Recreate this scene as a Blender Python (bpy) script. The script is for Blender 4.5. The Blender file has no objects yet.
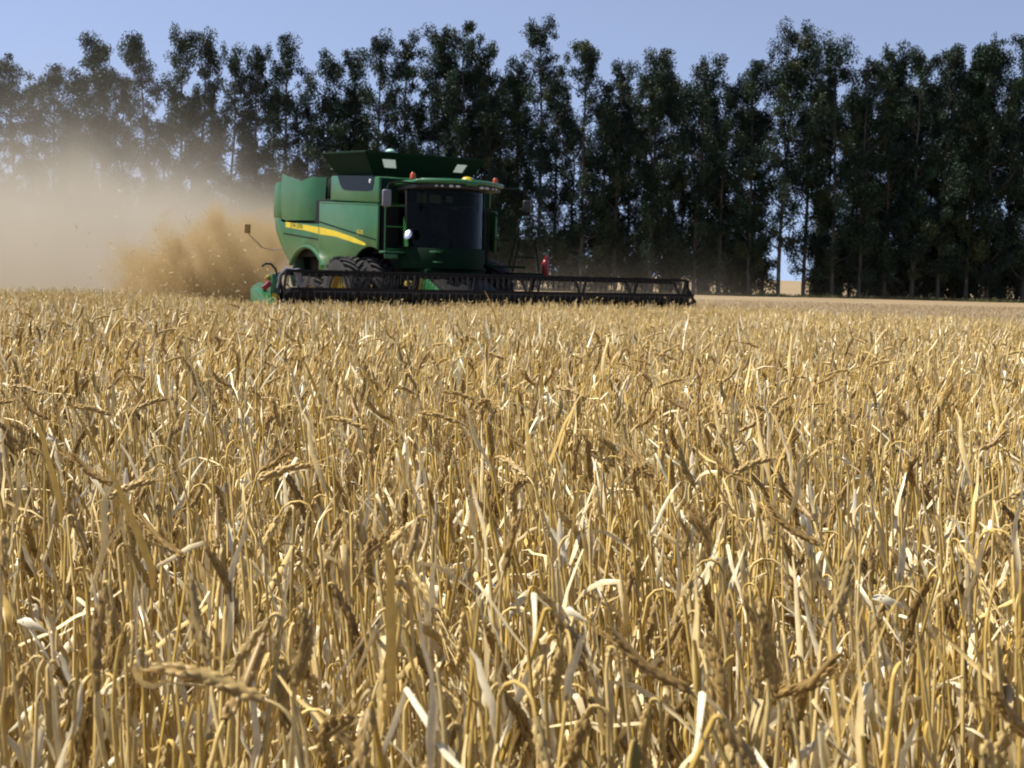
import bpy, bmesh, math, random
import numpy as np
from mathutils import Vector, Matrix

R = math.radians
sc = bpy.context.scene
COL = sc.collection

# ------------------------------------------------------------------ camera
CAM_H = 1.45
FPX = 1300.0
PITCH = math.atan(106 / FPX)
ROLL = R(1.35)
cam_data = bpy.data.cameras.new('camera')
cam = bpy.data.objects.new('camera', cam_data)
COL.objects.link(cam)
cam_data.sensor_width = 36.0
cam_data.lens = FPX / 1024 * 36.0
cam_data.clip_start = 0.05
cam_data.clip_end = 6000
cam.matrix_world = Matrix.Translation((0, 0, CAM_H)) @ Matrix.Rotation(R(90) - PITCH, 4, 'X') @ Matrix.Rotation(ROLL, 4, 'Z')
cam_data.dof.use_dof = True
cam_data.dof.focus_distance = 3.0
cam_data.dof.aperture_fstop = 16
sc.camera = cam

# ------------------------------------------------------------------ world, sun, exposure
SUN_EL = R(58)
SUN_AZ = math.atan2(-0.98, 0.14)          # from +Y, clockwise: the sun stands to the left
w = bpy.data.worlds.new('World')
sc.world = w
w.use_nodes = True
nt = w.node_tree
nt.nodes.clear()
wo = nt.nodes.new('ShaderNodeOutputWorld')
bg = nt.nodes.new('ShaderNodeBackground')
sky = nt.nodes.new('ShaderNodeTexSky')
sky.sky_type = 'NISHITA'
sky.sun_disc = False
sky.sun_elevation = SUN_EL
sky.sun_rotation = SUN_AZ
sky.altitude = 900
sky.air_density = 1.0
sky.dust_density = 0.15
sky.ozone_density = 6.0
bg.inputs['Strength'].default_value = 0.108
tcw = nt.nodes.new('ShaderNodeTexCoord')
vadd = nt.nodes.new('ShaderNodeVectorMath')
vadd.operation = 'ADD'
vadd.inputs[1].default_value = (0, 0, 0.16)        # hazeless summer air: no warm band along the horizon
nt.links.new(tcw.outputs['Generated'], vadd.inputs[0])
vnor = nt.nodes.new('ShaderNodeVectorMath')
vnor.operation = 'NORMALIZE'
nt.links.new(vadd.outputs[0], vnor.inputs[0])
nt.links.new(vnor.outputs[0], sky.inputs[0])
hs = nt.nodes.new('ShaderNodeHueSaturation')
hs.inputs['Hue'].default_value = 0.506
hs.inputs['Saturation'].default_value = 0.70
hs.inputs['Value'].default_value = 1.0
nt.links.new(sky.outputs[0], hs.inputs['Color'])
nt.links.new(hs.outputs[0], bg.inputs[0])
nt.links.new(bg.outputs[0], wo.inputs[0])

sun_data = bpy.data.lights.new('sun', 'SUN')
sun = bpy.data.objects.new('sun', sun_data)
COL.objects.link(sun)
sun_data.energy = 5.0
sun_data.angle = R(0.5)
sun_data.color = (1.0, 0.945, 0.85)
SUN_DIR = Vector((math.sin(SUN_AZ) * math.cos(SUN_EL), math.cos(SUN_AZ) * math.cos(SUN_EL), math.sin(SUN_EL)))
sun.rotation_euler = SUN_DIR.to_track_quat('Z', 'Y').to_euler()

sc.view_settings.view_transform = 'Standard'
sc.view_settings.look = 'None'
sc.view_settings.exposure = 0.62
sc.view_settings.gamma = 1.0
sc.view_settings.use_curve_mapping = False
sc.render.engine = 'CYCLES'
cy = sc.cycles
cy.use_denoising = True
cy.max_bounces = 6
cy.diffuse_bounces = 2
cy.glossy_bounces = 3
cy.transmission_bounces = 4
cy.transparent_max_bounces = 12
cy.volume_bounces = 2
cy.volume_step_rate = 1.0
cy.volume_max_steps = 192
cy.filter_width = 1.9
cy.sample_clamp_indirect = 6.0
cy.use_adaptive_sampling = True
cy.adaptive_threshold = 0.02


# ------------------------------------------------------------------ pixel helpers (planning only)
def horizon_y(px):
    return 278 + (px - 512) * math.tan(ROLL)


# ------------------------------------------------------------------ material helpers
def new_mat(name):
    m = bpy.data.materials.new(name)
    m.use_nodes = True
    n = m.node_tree
    n.nodes.clear()
    out = n.nodes.new('ShaderNodeOutputMaterial')
    return m, n, out


def N(nt, kind, **kw):
    n = nt.nodes.new(kind)
    for k, v in kw.items():
        if k in n.inputs:
            n.inputs[k].default_value = v
        else:
            setattr(n, k, v)
    return n


def math_node(nt, op, a, b=None, c=None, clamp=False):
    n = nt.nodes.new('ShaderNodeMath')
    n.operation = op
    n.use_clamp = clamp
    for i, v in enumerate((a, b, c)):
        if v is None:
            continue
        if isinstance(v, (int, float)):
            n.inputs[i].default_value = v
        else:
            nt.links.new(v, n.inputs[i])
    return n.outputs[0]


def ramp(nt, fac, stops):
    n = nt.nodes.new('ShaderNodeValToRGB')
    el = n.color_ramp.elements
    while len(el) > 1:
        el.remove(el[-1])
    el[0].position = stops[0][0]
    el[0].color = (*stops[0][1], 1)
    for p, c in stops[1:]:
        e = el.new(p)
        e.color = (*c, 1)
    nt.links.new(fac, n.inputs[0])
    return n.outputs[0]


def simple_mat(name, col, rough=0.5, metal=0.0, dust=0.0, var=0.12, coat=0.0, scale=3.0, spec=0.5, emit=None, low_tan=None):
    """Paint, rubber or metal with uneven tone and a film of pale field dust."""
    m, n, out = new_mat(name)
    p = N(n, 'ShaderNodeBsdfPrincipled')
    p.inputs['Metallic'].default_value = metal
    p.inputs['Coat Weight'].default_value = coat
    p.inputs['Coat Roughness'].default_value = 0.15
    p.inputs['Specular IOR Level'].default_value = spec
    tc = N(n, 'ShaderNodeTexCoord')
    nz = N(n, 'ShaderNodeTexNoise')
    nz.inputs['Scale'].default_value = scale
    nz.inputs['Detail'].default_value = 6
    n.links.new(tc.outputs['Object'], nz.inputs['Vector'])
    lo = tuple(c * (1 - var) for c in col)
    hi = tuple(min(1, c * (1 + var)) for c in col)
    c = ramp(n, nz.outputs['Fac'], [(0.3, lo), (0.7, hi)])
    if dust > 0:
        nz2 = N(n, 'ShaderNodeTexNoise')
        nz2.inputs['Scale'].default_value = 1.3
        nz2.inputs['Detail'].default_value = 8
        nz2.inputs['Roughness'].default_value = 0.65
        n.links.new(tc.outputs['Object'], nz2.inputs['Vector'])
        f = math_node(n, 'MULTIPLY_ADD', nz2.outputs['Fac'], 1.6, -0.45, clamp=True)
        f = math_node(n, 'MULTIPLY', f, dust)
        if low_tan:                       # more of the tan tone towards the bottom
            sz_ = N(n, 'ShaderNodeSeparateXYZ')
            n.links.new(tc.outputs['Object'], sz_.inputs[0])
            zz = math_node(n, 'ADD', sz_.outputs[2], math_node(n, 'MULTIPLY_ADD', nz2.outputs['Fac'], 0.5, -0.25))
            mr = N(n, 'ShaderNodeMapRange')
            n.links.new(zz, mr.inputs['Value'])
            mr.inputs['From Min'].default_value = low_tan[0]
            mr.inputs['From Max'].default_value = low_tan[1]
            f = math_node(n, 'MAXIMUM', f, math_node(n, 'MULTIPLY', mr.outputs[0], 0.36))
        mx = N(n, 'ShaderNodeMix', data_type='RGBA')
        n.links.new(f, mx.inputs['Factor'])
        n.links.new(c, mx.inputs[6])
        mx.inputs[7].default_value = (0.34, 0.27, 0.17, 1)
        c = mx.outputs[2]
        r = math_node(n, 'MULTIPLY_ADD', f, 0.5, rough, clamp=True)
        n.links.new(r, p.inputs['Roughness'])
    else:
        r = math_node(n, 'MULTIPLY_ADD', nz.outputs['Fac'], 0.12, rough - 0.06, clamp=True)
        n.links.new(r, p.inputs['Roughness'])
    n.links.new(c, p.inputs['Base Color'])
    if emit:
        p.inputs['Emission Color'].default_value = (*col, 1)
        p.inputs['Emission Strength'].default_value = emit
    n.links.new(p.outputs[0], out.inputs['Surface'])
    return m


# ------------------------------------------------------------------ object helpers
def tag(o, label=None, cat=None, group=None, kind=None):
    if label:
        o['label'] = label
    if cat:
        o['category'] = cat
    if group:
        o['group'] = group
    if kind:
        o['kind'] = kind
    return o


def empty(name, loc=(0, 0, 0), rz=0.0):
    o = bpy.data.objects.new(name, None)
    o.empty_display_size = 0.3
    COL.objects.link(o)
    o.location = loc
    o.rotation_euler = (0, 0, rz)
    return o


def link_mesh(name, me, mat, parent=None):
    o = bpy.data.objects.new(name, me)
    if mat is not None:
        me.materials.append(mat)
    COL.objects.link(o)
    if parent is not None:
        o.parent = parent
    return o


def np_mesh(name, V, Q, mat, parent=None, cols=None, smooth=False, attr='tint'):
    """Mesh object from numpy verts and quads."""
    me = bpy.data.meshes.new(name)
    nv, nq = len(V), len(Q)
    me.vertices.add(nv)
    me.vertices.foreach_set('co', np.ascontiguousarray(V, dtype=np.float32).ravel())
    me.loops.add(nq * 4)
    me.loops.foreach_set('vertex_index', np.ascontiguousarray(Q, dtype=np.int32).ravel())
    me.polygons.add(nq)
    me.polygons.foreach_set('loop_start', np.arange(0, nq * 4, 4, dtype=np.int32))
    if smooth:
        me.polygons.foreach_set('use_smooth', np.ones(nq, dtype=bool))
    else:
        me.polygons.foreach_set('use_smooth', np.zeros(nq, dtype=bool))
    me.update(calc_edges=True)
    if cols is not None:
        a = me.attributes.new(attr, 'FLOAT_COLOR', 'POINT')
        rgba = np.ones((nv, 4), dtype=np.float32)
        rgba[:, :3] = cols
        a.data.foreach_set('color', rgba.ravel())
    return link_mesh(name, me, mat, parent)


class MB:
    """Collects shapes into one bmesh, built as ONE mesh object."""

    def __init__(self):
        self.bm = bmesh.new()

    def box(self, c, s, rot=None):
        m = Matrix.Translation(c)
        if rot is not None:
            m = m @ rot.to_4x4()
        m = m @ Matrix.Diagonal((s[0], s[1], s[2], 1))
        bmesh.ops.create_cube(self.bm, size=1.0, matrix=m)
        return self

    def bar(self, a, b, wy, wz):
        a, b = Vector(a), Vector(b)
        d = b - a
        q = d.to_track_quat('X', 'Z')
        return self.box((a + b) / 2, (d.length, wy, wz), q.to_matrix())

    def prism(self, pts, lo, hi, axis='y'):
        """Polygon outline extruded along an axis: pts are (x,z) for y, (y,z) for x, (x,y) for z."""
        def at(p, t):
            if axis == 'y':
                return (p[0], t, p[1])
            if axis == 'x':
                return (t, p[0], p[1])
            return (p[0], p[1], t)
        a = [self.bm.verts.new(at(p, lo)) for p in pts]
        b = [self.bm.verts.new(at(p, hi)) for p in pts]
        n = len(pts)
        self.bm.faces.new(a)
        self.bm.faces.new(list(reversed(b)))
        for i in range(n):
            j = (i + 1) % n
            self.bm.faces.new((a[j], a[i], b[i], b[j]))
        return self

    def tube(self, path, r, n=8, caps=True):
        path = [Vector(p) for p in path]
        rings = []
        up = Vector((0.013, 0.021, 1))
        for i, p in enumerate(path):
            a = path[max(i - 1, 0)]
            b = path[min(i + 1, len(path) - 1)]
            d = (b - a).normalized()
            u = d.cross(up)
            if u.length < 0.05:
                u = d.cross(Vector((1, 0.02, 0)))
            u.normalize()
            v = d.cross(u)
            rr = r[i] if isinstance(r, (list, tuple)) else r
            rings.append([self.bm.verts.new(p + (u * math.cos(t) + v * math.sin(t)) * rr)
                          for t in [2 * math.pi * k / n for k in range(n)]])
        for i in range(len(rings) - 1):
            for k in range(n):
                self.bm.faces.new((rings[i][k], rings[i][(k + 1) % n], rings[i + 1][(k + 1) % n], rings[i + 1][k]))
        if caps:
            self.bm.faces.new(list(reversed(rings[0])))
            self.bm.faces.new(rings[-1])
        return self

    def lathe(self, prof, c, axis='y', n=32, closed=False):
        """prof: (radius, offset along the axis)."""
        rings = []
        for k in range(n):
            t = 2 * math.pi * k / n
            ring = []
            for r, o in prof:
                if axis == 'y':
                    p = (c[0] + r * math.cos(t), c[1] + o, c[2] + r * math.sin(t))
                elif axis == 'x':
                    p = (c[0] + o, c[1] + r * math.cos(t), c[2] + r * math.sin(t))
                else:
                    p = (c[0] + r * math.cos(t), c[1] + r * math.sin(t), c[2] + o)
                ring.append(self.bm.verts.new(p))
            rings.append(ring)
        m = len(prof)
        for k in range(n):
            a, b = rings[k], rings[(k + 1) % n]
            for i in range(m if closed else m - 1):
                j = (i + 1) % m
                self.bm.faces.new((a[i], b[i], b[j], a[j]))
        return self

    def grid(self, rows):
        """rows: list of rows of points (open surface)."""
        g = [[self.bm.verts.new(p) for p in row] for row in rows]
        for i in range(len(g) - 1):
            for j in range(len(g[0]) - 1):
                self.bm.faces.new((g[i][j], g[i][j + 1], g[i + 1][j + 1], g[i + 1][j]))
        return self

    def ellipsoid(self, c, s, rot=None, seg=16, rings=10):
        m = Matrix.Translation(c)
        if rot is not None:
            m = m @ rot.to_4x4()
        m = m @ Matrix.Diagonal((s[0], s[1], s[2], 1))
        bmesh.ops.create_uvsphere(self.bm, u_segments=seg, v_segments=rings, radius=1.0, matrix=m)
        return self

    def build(self, name, mat, parent=None, bevel=0.0, solid=0.0, smooth=True, seg=2):
        bm = self.bm
        bmesh.ops.remove_doubles(bm, verts=bm.verts[:], dist=1e-5)
        if solid:
            bmesh.ops.recalc_face_normals(bm, faces=bm.faces[:])
            bmesh.ops.solidify(bm, geom=bm.faces[:], thickness=solid)
        bmesh.ops.recalc_face_normals(bm, faces=bm.faces[:])
        if bevel > 0:
            ed = [e for e in bm.edges if len(e.link_faces) == 2 and e.calc_face_angle(0) > 0.5]
            bmesh.ops.bevel(bm, geom=ed, offset=bevel, segments=seg, affect='EDGES', profile=0.5, clamp_overlap=True)
        me = bpy.data.meshes.new(name)
        bm.to_mesh(me)
        bm.free()
        if smooth:
            me.polygons.foreach_set('use_smooth', [True] * len(me.polygons))
            me.set_sharp_from_angle(angle=R(35))
        return link_mesh(name, me, mat, parent)


# ------------------------------------------------------------------ noise for planning fields (numpy value noise)
def value_noise(x, y, scale, seed=0):
    x = np.asarray(x) / scale
    y = np.asarray(y) / scale
    xi, yi = np.floor(x).astype(np.int64), np.floor(y).astype(np.int64)
    fx, fy = x - xi, y - yi
    fx = fx * fx * (3 - 2 * fx)
    fy = fy * fy * (3 - 2 * fy)

    def h(a, b):
        v = (a * 374761393 + b * 668265263 + seed * 974634777) & 0x7fffffff
        v = ((v ^ (v >> 13)) * 1274126177) & 0x7fffffff
        return ((v ^ (v >> 16)) & 0xffff) / 65535.0
    return (h(xi, yi) * (1 - fx) + h(xi + 1, yi) * fx) * (1 - fy) + (h(xi, yi + 1) * (1 - fx) + h(xi + 1, yi + 1) * fx) * fy


# ------------------------------------------------------------------ where the combine stands
CX, CY, CTH = -2.44, 33.0, R(31.1)
HX, HY = math.sin(CTH), -math.cos(CTH)       # heading
LX, LY = math.cos(CTH), math.sin(CTH)        # the machine's left


def to_local(x, y):
    dx, dy = x - CX, y - CY
    return dx * HX + dy * HY, dx * LX + dy * LY


def ground_z(x, y):
    """The field swells gently: about 27 cm higher where the photographer stands than at the combine."""
    t = np.clip((np.asarray(y, float) - 2.0) / 20.0, 0, 1)
    return 0.27 * (1 - t * t * (3 - 2 * t)) + 0.0 * np.asarray(x)


# ================================================================== SETTING: ground, hill, stubble, grass
def ground_material():
    m, n, out = new_mat('dry_field_soil')
    p = N(n, 'ShaderNodeBsdfPrincipled', Roughness=0.95)
    p.inputs['Specular IOR Level'].default_value = 0.1
    tc = N(n, 'ShaderNodeTexCoord')
    mp = N(n, 'ShaderNodeMapping')
    mp.inputs['Rotation'].default_value = (0, 0, R(8))
    mp.inputs['Scale'].default_value = (0.25, 1.0, 1.0)
    n.links.new(tc.outputs['Object'], mp.inputs['Vector'])
    a = N(n, 'ShaderNodeTexNoise', Scale=0.35, Detail=8, Roughness=0.6)
    n.links.new(mp.outputs[0], a.inputs['Vector'])
    b = N(n, 'ShaderNodeTexNoise', Scale=6.0, Detail=6, Roughness=0.7)
    n.links.new(tc.outputs['Object'], b.inputs['Vector'])
    f = math_node(n, 'MULTIPLY_ADD', b.outputs['Fac'], 0.5, math_node(n, 'MULTIPLY', a.outputs['Fac'], 0.5))
    c = ramp(n, f, [(0.36, (0.18, 0.125, 0.065)), (0.5, (0.27, 0.20, 0.115)), (0.64, (0.35, 0.265, 0.16))])
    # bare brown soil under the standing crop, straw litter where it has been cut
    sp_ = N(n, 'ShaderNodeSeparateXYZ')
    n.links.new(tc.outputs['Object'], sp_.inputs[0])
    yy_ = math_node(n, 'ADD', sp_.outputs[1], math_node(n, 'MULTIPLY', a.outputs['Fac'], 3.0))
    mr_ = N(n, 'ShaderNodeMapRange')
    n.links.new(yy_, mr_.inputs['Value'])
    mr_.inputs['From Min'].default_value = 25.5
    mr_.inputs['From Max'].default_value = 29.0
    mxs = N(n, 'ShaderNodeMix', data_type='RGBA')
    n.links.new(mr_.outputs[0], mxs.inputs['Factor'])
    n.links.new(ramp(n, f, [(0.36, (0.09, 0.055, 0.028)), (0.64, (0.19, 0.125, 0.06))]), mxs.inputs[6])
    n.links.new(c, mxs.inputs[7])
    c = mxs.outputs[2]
    n.links.new(c, p.inputs['Base Color'])
    bp = N(n, 'ShaderNodeBump', Strength=0.6, Distance=0.05)
    n.links.new(b.outputs['Fac'], bp.inputs['Height'])
    n.links.new(bp.outputs[0], p.inputs['Normal'])
    n.links.new(p.outputs[0], out.inputs['Surface'])
    return m


M_GROUND = ground_material()
xs = np.concatenate([np.linspace(-2500, -100, 12), np.linspace(-90, 90, 60), np.linspace(100, 2500, 12)])
ys = np.concatenate([np.linspace(-200, -10, 5), np.linspace(0, 200, 80), np.linspace(220, 3000, 20)])
gx, gy = np.meshgrid(xs, ys)
gz = 0.06 * (value_noise(gx, gy, 9, 3) - 0.5)
gz[(gx < -95) | (gx > 95) | (gy > 205)] = 0
gz += ground_z(gx, gy)
V = np.stack([gx.ravel(), gy.ravel(), gz.ravel()], 1)
nx, ny = len(xs), len(ys)
ii = (np.arange(ny - 1)[:, None] * nx + np.arange(nx - 1)[None, :]).ravel()
Q = np.stack([ii, ii + 1, ii + 1 + nx, ii + nx], 1)
tag(np_mesh('ground', V, Q, M_GROUND, smooth=True), kind='structure')

# low pale rise far behind the trees
xs = np.linspace(-1200, 1200, 80)
ys = np.linspace(330, 1400, 24)
gx, gy = np.meshgrid(xs, ys)
t = np.clip((gy - 330) / 500, 0, 1)
gz = -0.4 + (4.5 * np.sin(t * math.pi / 2) * (0.75 + 0.5 * value_noise(gx, gy, 260, 8)))
V = np.stack([gx.ravel(), gy.ravel(), gz.ravel()], 1)
nx, ny = len(xs), len(ys)
ii = (np.arange(ny - 1)[:, None] * nx + np.arange(nx - 1)[None, :]).ravel()
Q = np.stack([ii, ii + 1, ii + 1 + nx, ii + nx], 1)
tag(np_mesh('hill', V, Q, M_GROUND, smooth=True), kind='structure')


# ================================================================== THE CROP
def crop_material(name, spec=0.30, rough=0.36, trans=0.14):
    m, n, out = new_mat(name)
    at = N(n, 'ShaderNodeAttribute', attribute_name='tint')
    tc = N(n, 'ShaderNodeTexCoord')
    nz = N(n, 'ShaderNodeTexNoise', Scale=90.0, Detail=3)
    n.links.new(tc.outputs['Object'], nz.inputs['Vector'])
    hsv = N(n, 'ShaderNodeHueSaturation')
    v = math_node(n, 'MULTIPLY_ADD', nz.outputs['Fac'], 0.7, 0.65)
    n.links.new(v, hsv.inputs['Value'])
    n.links.new(at.outputs['Color'], hsv.inputs['Color'])
    p = N(n, 'ShaderNodeBsdfPrincipled', Roughness=rough)
    p.inputs['Specular IOR Level'].default_value = spec
    n.links.new(hsv.outputs[0], p.inputs['Base Color'])
    tr = N(n, 'ShaderNodeBsdfTranslucent')
    n.links.new(hsv.outputs[0], tr.inputs['Color'])
    mx = N(n, 'ShaderNodeMixShader')
    mx.inputs[0].default_value = trans
    n.links.new(p.outputs[0], mx.inputs[1])
    n.links.new(tr.outputs[0], mx.inputs[2])
    n.links.new(mx.outputs[0], out.inputs['Surface'])
    return m


M_CROP = crop_material('dry_barley_straw')

C_STEM = np.array((0.59, 0.39, 0.090))
C_STEM2 = np.array((0.72, 0.54, 0.23))
C_LEAF = np.array((0.82, 0.73, 0.51))
C_LEAF2 = np.array((0.63, 0.43, 0.125))
C_EAR = np.array((0.34, 0.21, 0.065))
C_EAR2 = np.array((0.62, 0.45, 0.18))


def frames(path):
    d = np.gradient(path, axis=0)
    d /= np.linalg.norm(d, axis=1)[:, None] + 1e-9
    ref = np.array((0.31, 0.95, 0.05))
    u = np.cross(d, ref)
    u /= np.linalg.norm(u, axis=1)[:, None] + 1e-9
    return d, u, np.cross(d, u)


class Geo:
    def __init__(self):
        self.v, self.q, self.c, self.n = [], [], [], 0

    def add(self, v, q, c):
        self.v.append(v)
        self.q.append(q + self.n)
        self.c.append(np.broadcast_to(c, v.shape))
        self.n += len(v)

    def tube(self, path, rad, k, col):
        path = np.asarray(path, float)
        d, u, w_ = frames(path)
        a = np.arange(k) * 2 * math.pi / k
        rad = np.broadcast_to(rad, (len(path),))
        v = path[:, None, :] + (u[:, None, :] * np.cos(a)[None, :, None] + w_[:, None, :] * np.sin(a)[None, :, None]) * rad[:, None, None]
        m = len(path)
        i = np.arange(m - 1)[:, None] * k
        j = np.arange(k)[None, :]
        q = np.stack([i + j, i + (j + 1) % k, i + k + (j + 1) % k, i + k + j], -1).reshape(-1, 4)
        self.add(v.reshape(-1, 3), q, col)

    def ribbon(self, path, wid, side, col, crease=0.0):
        """side: per-point side vectors; two strips with a crease when crease > 0, else one."""
        path = np.asarray(path, float)
        m = len(path)
        wid = np.broadcast_to(wid, (m,))[:, None]
        if crease > 0:
            d = np.gradient(path, axis=0)
            nrm = np.cross(d, side)
            nrm /= np.linalg.norm(nrm, axis=1)[:, None] + 1e-9
            v = np.stack([path - side * wid / 2, path - nrm * wid * crease, path + side * wid / 2], 1).reshape(-1, 3)
            i = np.arange(m - 1) * 3
            q = np.concatenate([np.stack([i, i + 1, i + 4, i + 3], 1), np.stack([i + 1, i + 2, i + 5, i + 4], 1)])
        else:
            v = np.stack([path - side * wid / 2, path + side * wid / 2], 1).reshape(-1, 3)
            i = np.arange(m - 1) * 2
            q = np.stack([i, i + 1, i + 3, i + 2], 1)
        self.add(v, q, col)

    def arrays(self):
        return np.concatenate(self.v), np.concatenate(self.q), np.concatenate(self.c)


def mixc(a, b, t):
    return a * (1 - t) + b * t


def stalk(rng, lod):
    """One barley stalk about 0.85 m tall: stem, bent neck, ear, dry broken leaves."""
    g = Geo()
    H = 0.86 * rng.uniform(0.84, 1.06)
    az = rng.uniform(0, 2 * math.pi)
    lean = rng.normal(0, 0.06)
    kinked = rng.random() < 0.22
    mode = rng.random()
    earless = rng.random() < 0.60
    hang = rng.uniform(0.05, 0.5) if mode < 0.14 else (rng.uniform(0.7, 1.7) if mode < 0.22 else rng.uniform(2.55, 3.1))
    if earless:                       # the head has snapped off: a straight straw
        hang = rng.uniform(0.0, 0.35) if rng.random() < 0.75 else rng.uniform(0.35, 1.3)
    nstem = {0: 6, 1: 3, 2: 2}[lod]
    nneck = {0: 5, 1: 3, 2: 2}[lod]
    z0 = {0: 0.0, 1: 0.1, 2: 0.36}[lod]
    neck_len = rng.uniform(0.008, 0.028) if rng.random() < 0.7 else rng.uniform(0.028, 0.07)
    hs = H - neck_len * 0.6
    hd = np.array((math.cos(az), math.sin(az), 0))
    sd = np.array((-math.sin(az), math.cos(az), 0))
    zz = np.linspace(z0, hs, nstem + 1)
    tt = zz / hs
    bow = rng.normal(0, 0.016)
    path = hd[None] * (lean * hs * tt ** 1.5)[:, None] + sd[None] * (bow * np.sin(tt * math.pi))[:, None] + np.array((0, 0, 1.0))[None] * zz[:, None]
    if kinked and lod < 2:
        k = int(nstem * 0.6)
        extra = rng.uniform(0.15, 0.5)
        rel = path[k:] - path[k]
        path[k:] = path[k] + rel * np.array((1, 1, math.cos(extra))) + hd * (rel[:, 2:3] * math.sin(extra))
    # neck
    ang0 = math.atan2(lean * 1.5, 1.0)
    th = np.linspace(ang0, ang0 + hang, nneck + 1)[1:]
    p = path[-1].copy()
    neck = []
    for a in th:
        p = p + (hd * math.sin(a) + np.array((0, 0, 1.0)) * math.cos(a)) * (neck_len / nneck)
        neck.append(p.copy())
    full = np.vstack([path, neck])
    cs = mixc(C_STEM, C_STEM2, rng.uniform(0, 1) ** (1.4, 0.9, 0.6)[lod]) * rng.uniform(0.8, 1.15)
    rs = rng.uniform(0.0022, 0.0036)
    rad = np.linspace(rs * 1.1, rs * 0.55, len(full)) * (1.0, 1.0, 1.25)[lod]
    g.tube(full, rad, 3, cs)
    # ear
    el = rng.uniform(0.055, 0.085)
    ed = hd * math.sin(th[-1]) + np.array((0, 0, 1.0)) * math.cos(th[-1])
    ce = mixc(C_EAR, C_EAR2, rng.random()) * rng.uniform(0.8, 1.15)
    ce = mixc(ce, C_STEM2, (0.0, 0.3, 0.6)[lod])
    curve = np.cross(ed, sd) * rng.normal(0, 0.010)
    if earless:
        pass
    elif lod == 0:
        es = rng.normal(size=3)
        es -= ed * es.dot(ed)
        es /= np.linalg.norm(es)
        en = np.cross(ed, es)
        ng = 18
        g.tube([p, p + ed * el * 0.5 + curve, p + ed * el], (0.0034, 0.0050, 0.0020), 5, ce * 0.8)
        gw = rng.uniform(0.0027, 0.0034)
        for k in range(ng):
            f = (k + 0.3) / ng
            sgn = 1 if k % 2 else -1
            b = p + ed * el * f + curve * math.sin(f * math.pi) * 1.0
            taper = 1.0 - 0.45 * max(0, f - 0.6) / 0.4
            for ph in ((0.0,) if k % 3 else (0.9, -0.9)):
                o = es * math.cos(ph) * sgn + en * math.sin(ph)
                a0 = b + o * 0.0016
                a1 = a0 + (ed * 0.6 + o * 0.24) * 0.0080 * taper
                a2 = a0 + (ed * 1.0 + o * 0.14) * 0.0120 * taper
                g.tube([a0, a1, a2], np.array((0.35, 1.0, 0.12)) * gw * taper, 4, ce * rng.uniform(0.8, 1.2))
                if rng.random() < 0.35:      # short broken awn
                    al = rng.uniform(0.015, 0.06)
                    s2 = np.broadcast_to(en, (2, 3))
                    g.ribbon(np.array([a2, a2 + (ed * 0.95 + o * 0.3 + rng.normal(0, 0.06, 3)) * al]), np.array((0.0011, 0.0005)), s2, ce * 1.3)
    else:
        ks = 4 if lod == 1 else 3
        mm = 4 if lod == 1 else 3
        f = np.linspace(0, 1, mm)
        pe = p + ed[None] * (f * el)[:, None] + curve[None] * np.sin(f * math.pi)[:, None]
        er = (np.array((0.003, 0.0066, 0.0062, 0.0016)) if mm == 4 else np.array((0.004, 0.0075, 0.002))) * (1.0 if lod == 1 else 1.15)
        g.tube(pe, er, ks, ce)
    # leaves
    nl = rng.integers(4, 7) if lod == 0 else (rng.integers(3, 6) if lod == 1 else rng.integers(3, 5))
    for k in range(nl):
        f = rng.uniform(0.45, 0.98) if lod == 0 else rng.uniform(0.55, 0.98)
        base = np.array([np.interp(f * hs, path[:, 2], path[:, i]) for i in range(3)])
        a = rng.uniform(0, 2 * math.pi)
        out = np.array((math.cos(a), math.sin(a), 0))
        L = rng.uniform(0.035, 0.09) if rng.random() < 0.45 else rng.uniform(0.08, 0.20)
        m = {0: 7, 1: 4, 2: 3}[lod]
        e0 = rng.uniform(1.12, 1.54)
        kink = rng.uniform(0.08, 0.55)
        lk = rng.random()
        e1 = e0 - rng.uniform(0, 0.3) if lk < 0.26 else (rng.uniform(-1.5, -0.8) if lk < 0.68 else rng.uniform(-1.0, -0.15))
        turn = rng.normal(0, 0.5)
        pts = [base]
        for i in range(1, m):
            s = i / (m - 1)
            e = e0 if s <= kink else e1 - 0.08 * (s - kink)
            aa = a + (turn if s > kink else 0) + rng.normal(0, 0.22)
            e = e + rng.normal(0, 0.16)
            o2 = np.array((math.cos(aa), math.sin(aa), 0))
            pts.append(pts[-1] + (o2 * math.cos(e) + np.array((0, 0, 1.0)) * math.sin(e)) * (L / (m - 1)))
        pts = np.array(pts)
        sidev = np.cross(np.gradient(pts, axis=0), np.array((0, 0, 1.0)) + rng.normal(0, 0.2, 3))
        sidev /= np.linalg.norm(sidev, axis=1)[:, None] + 1e-9
        nrm = np.cross(np.gradient(pts, axis=0), sidev)
        nrm /= np.linalg.norm(nrm, axis=1)[:, None] + 1e-9
        tw = np.linspace(rng.uniform(-0.9, 0.9), rng.normal(0, 1.5), m)[:, None]
        sidev = sidev * np.cos(tw) + nrm * np.sin(tw)
        wd = rng.uniform(0.0042, 0.0110) * (1.0, 1.1, 1.35)[lod]
        s = np.linspace(0, 1, m)
        prof = wd * np.clip(np.minimum(0.5 + s * 2.2, 1.0) * (1 - s ** 3 * rng.uniform(0.6, 0.97)), 0.05, 1)
        cl = mixc(C_LEAF2, C_LEAF, rng.uniform(0, 1) ** (0.65, 0.5, 0.35)[lod]) * rng.uniform(0.82, 1.15)
        g.ribbon(pts, prof, sidev, cl, crease=rng.uniform(0.1, 0.4) if lod == 0 else 0.0)
    return g.arrays()


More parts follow.
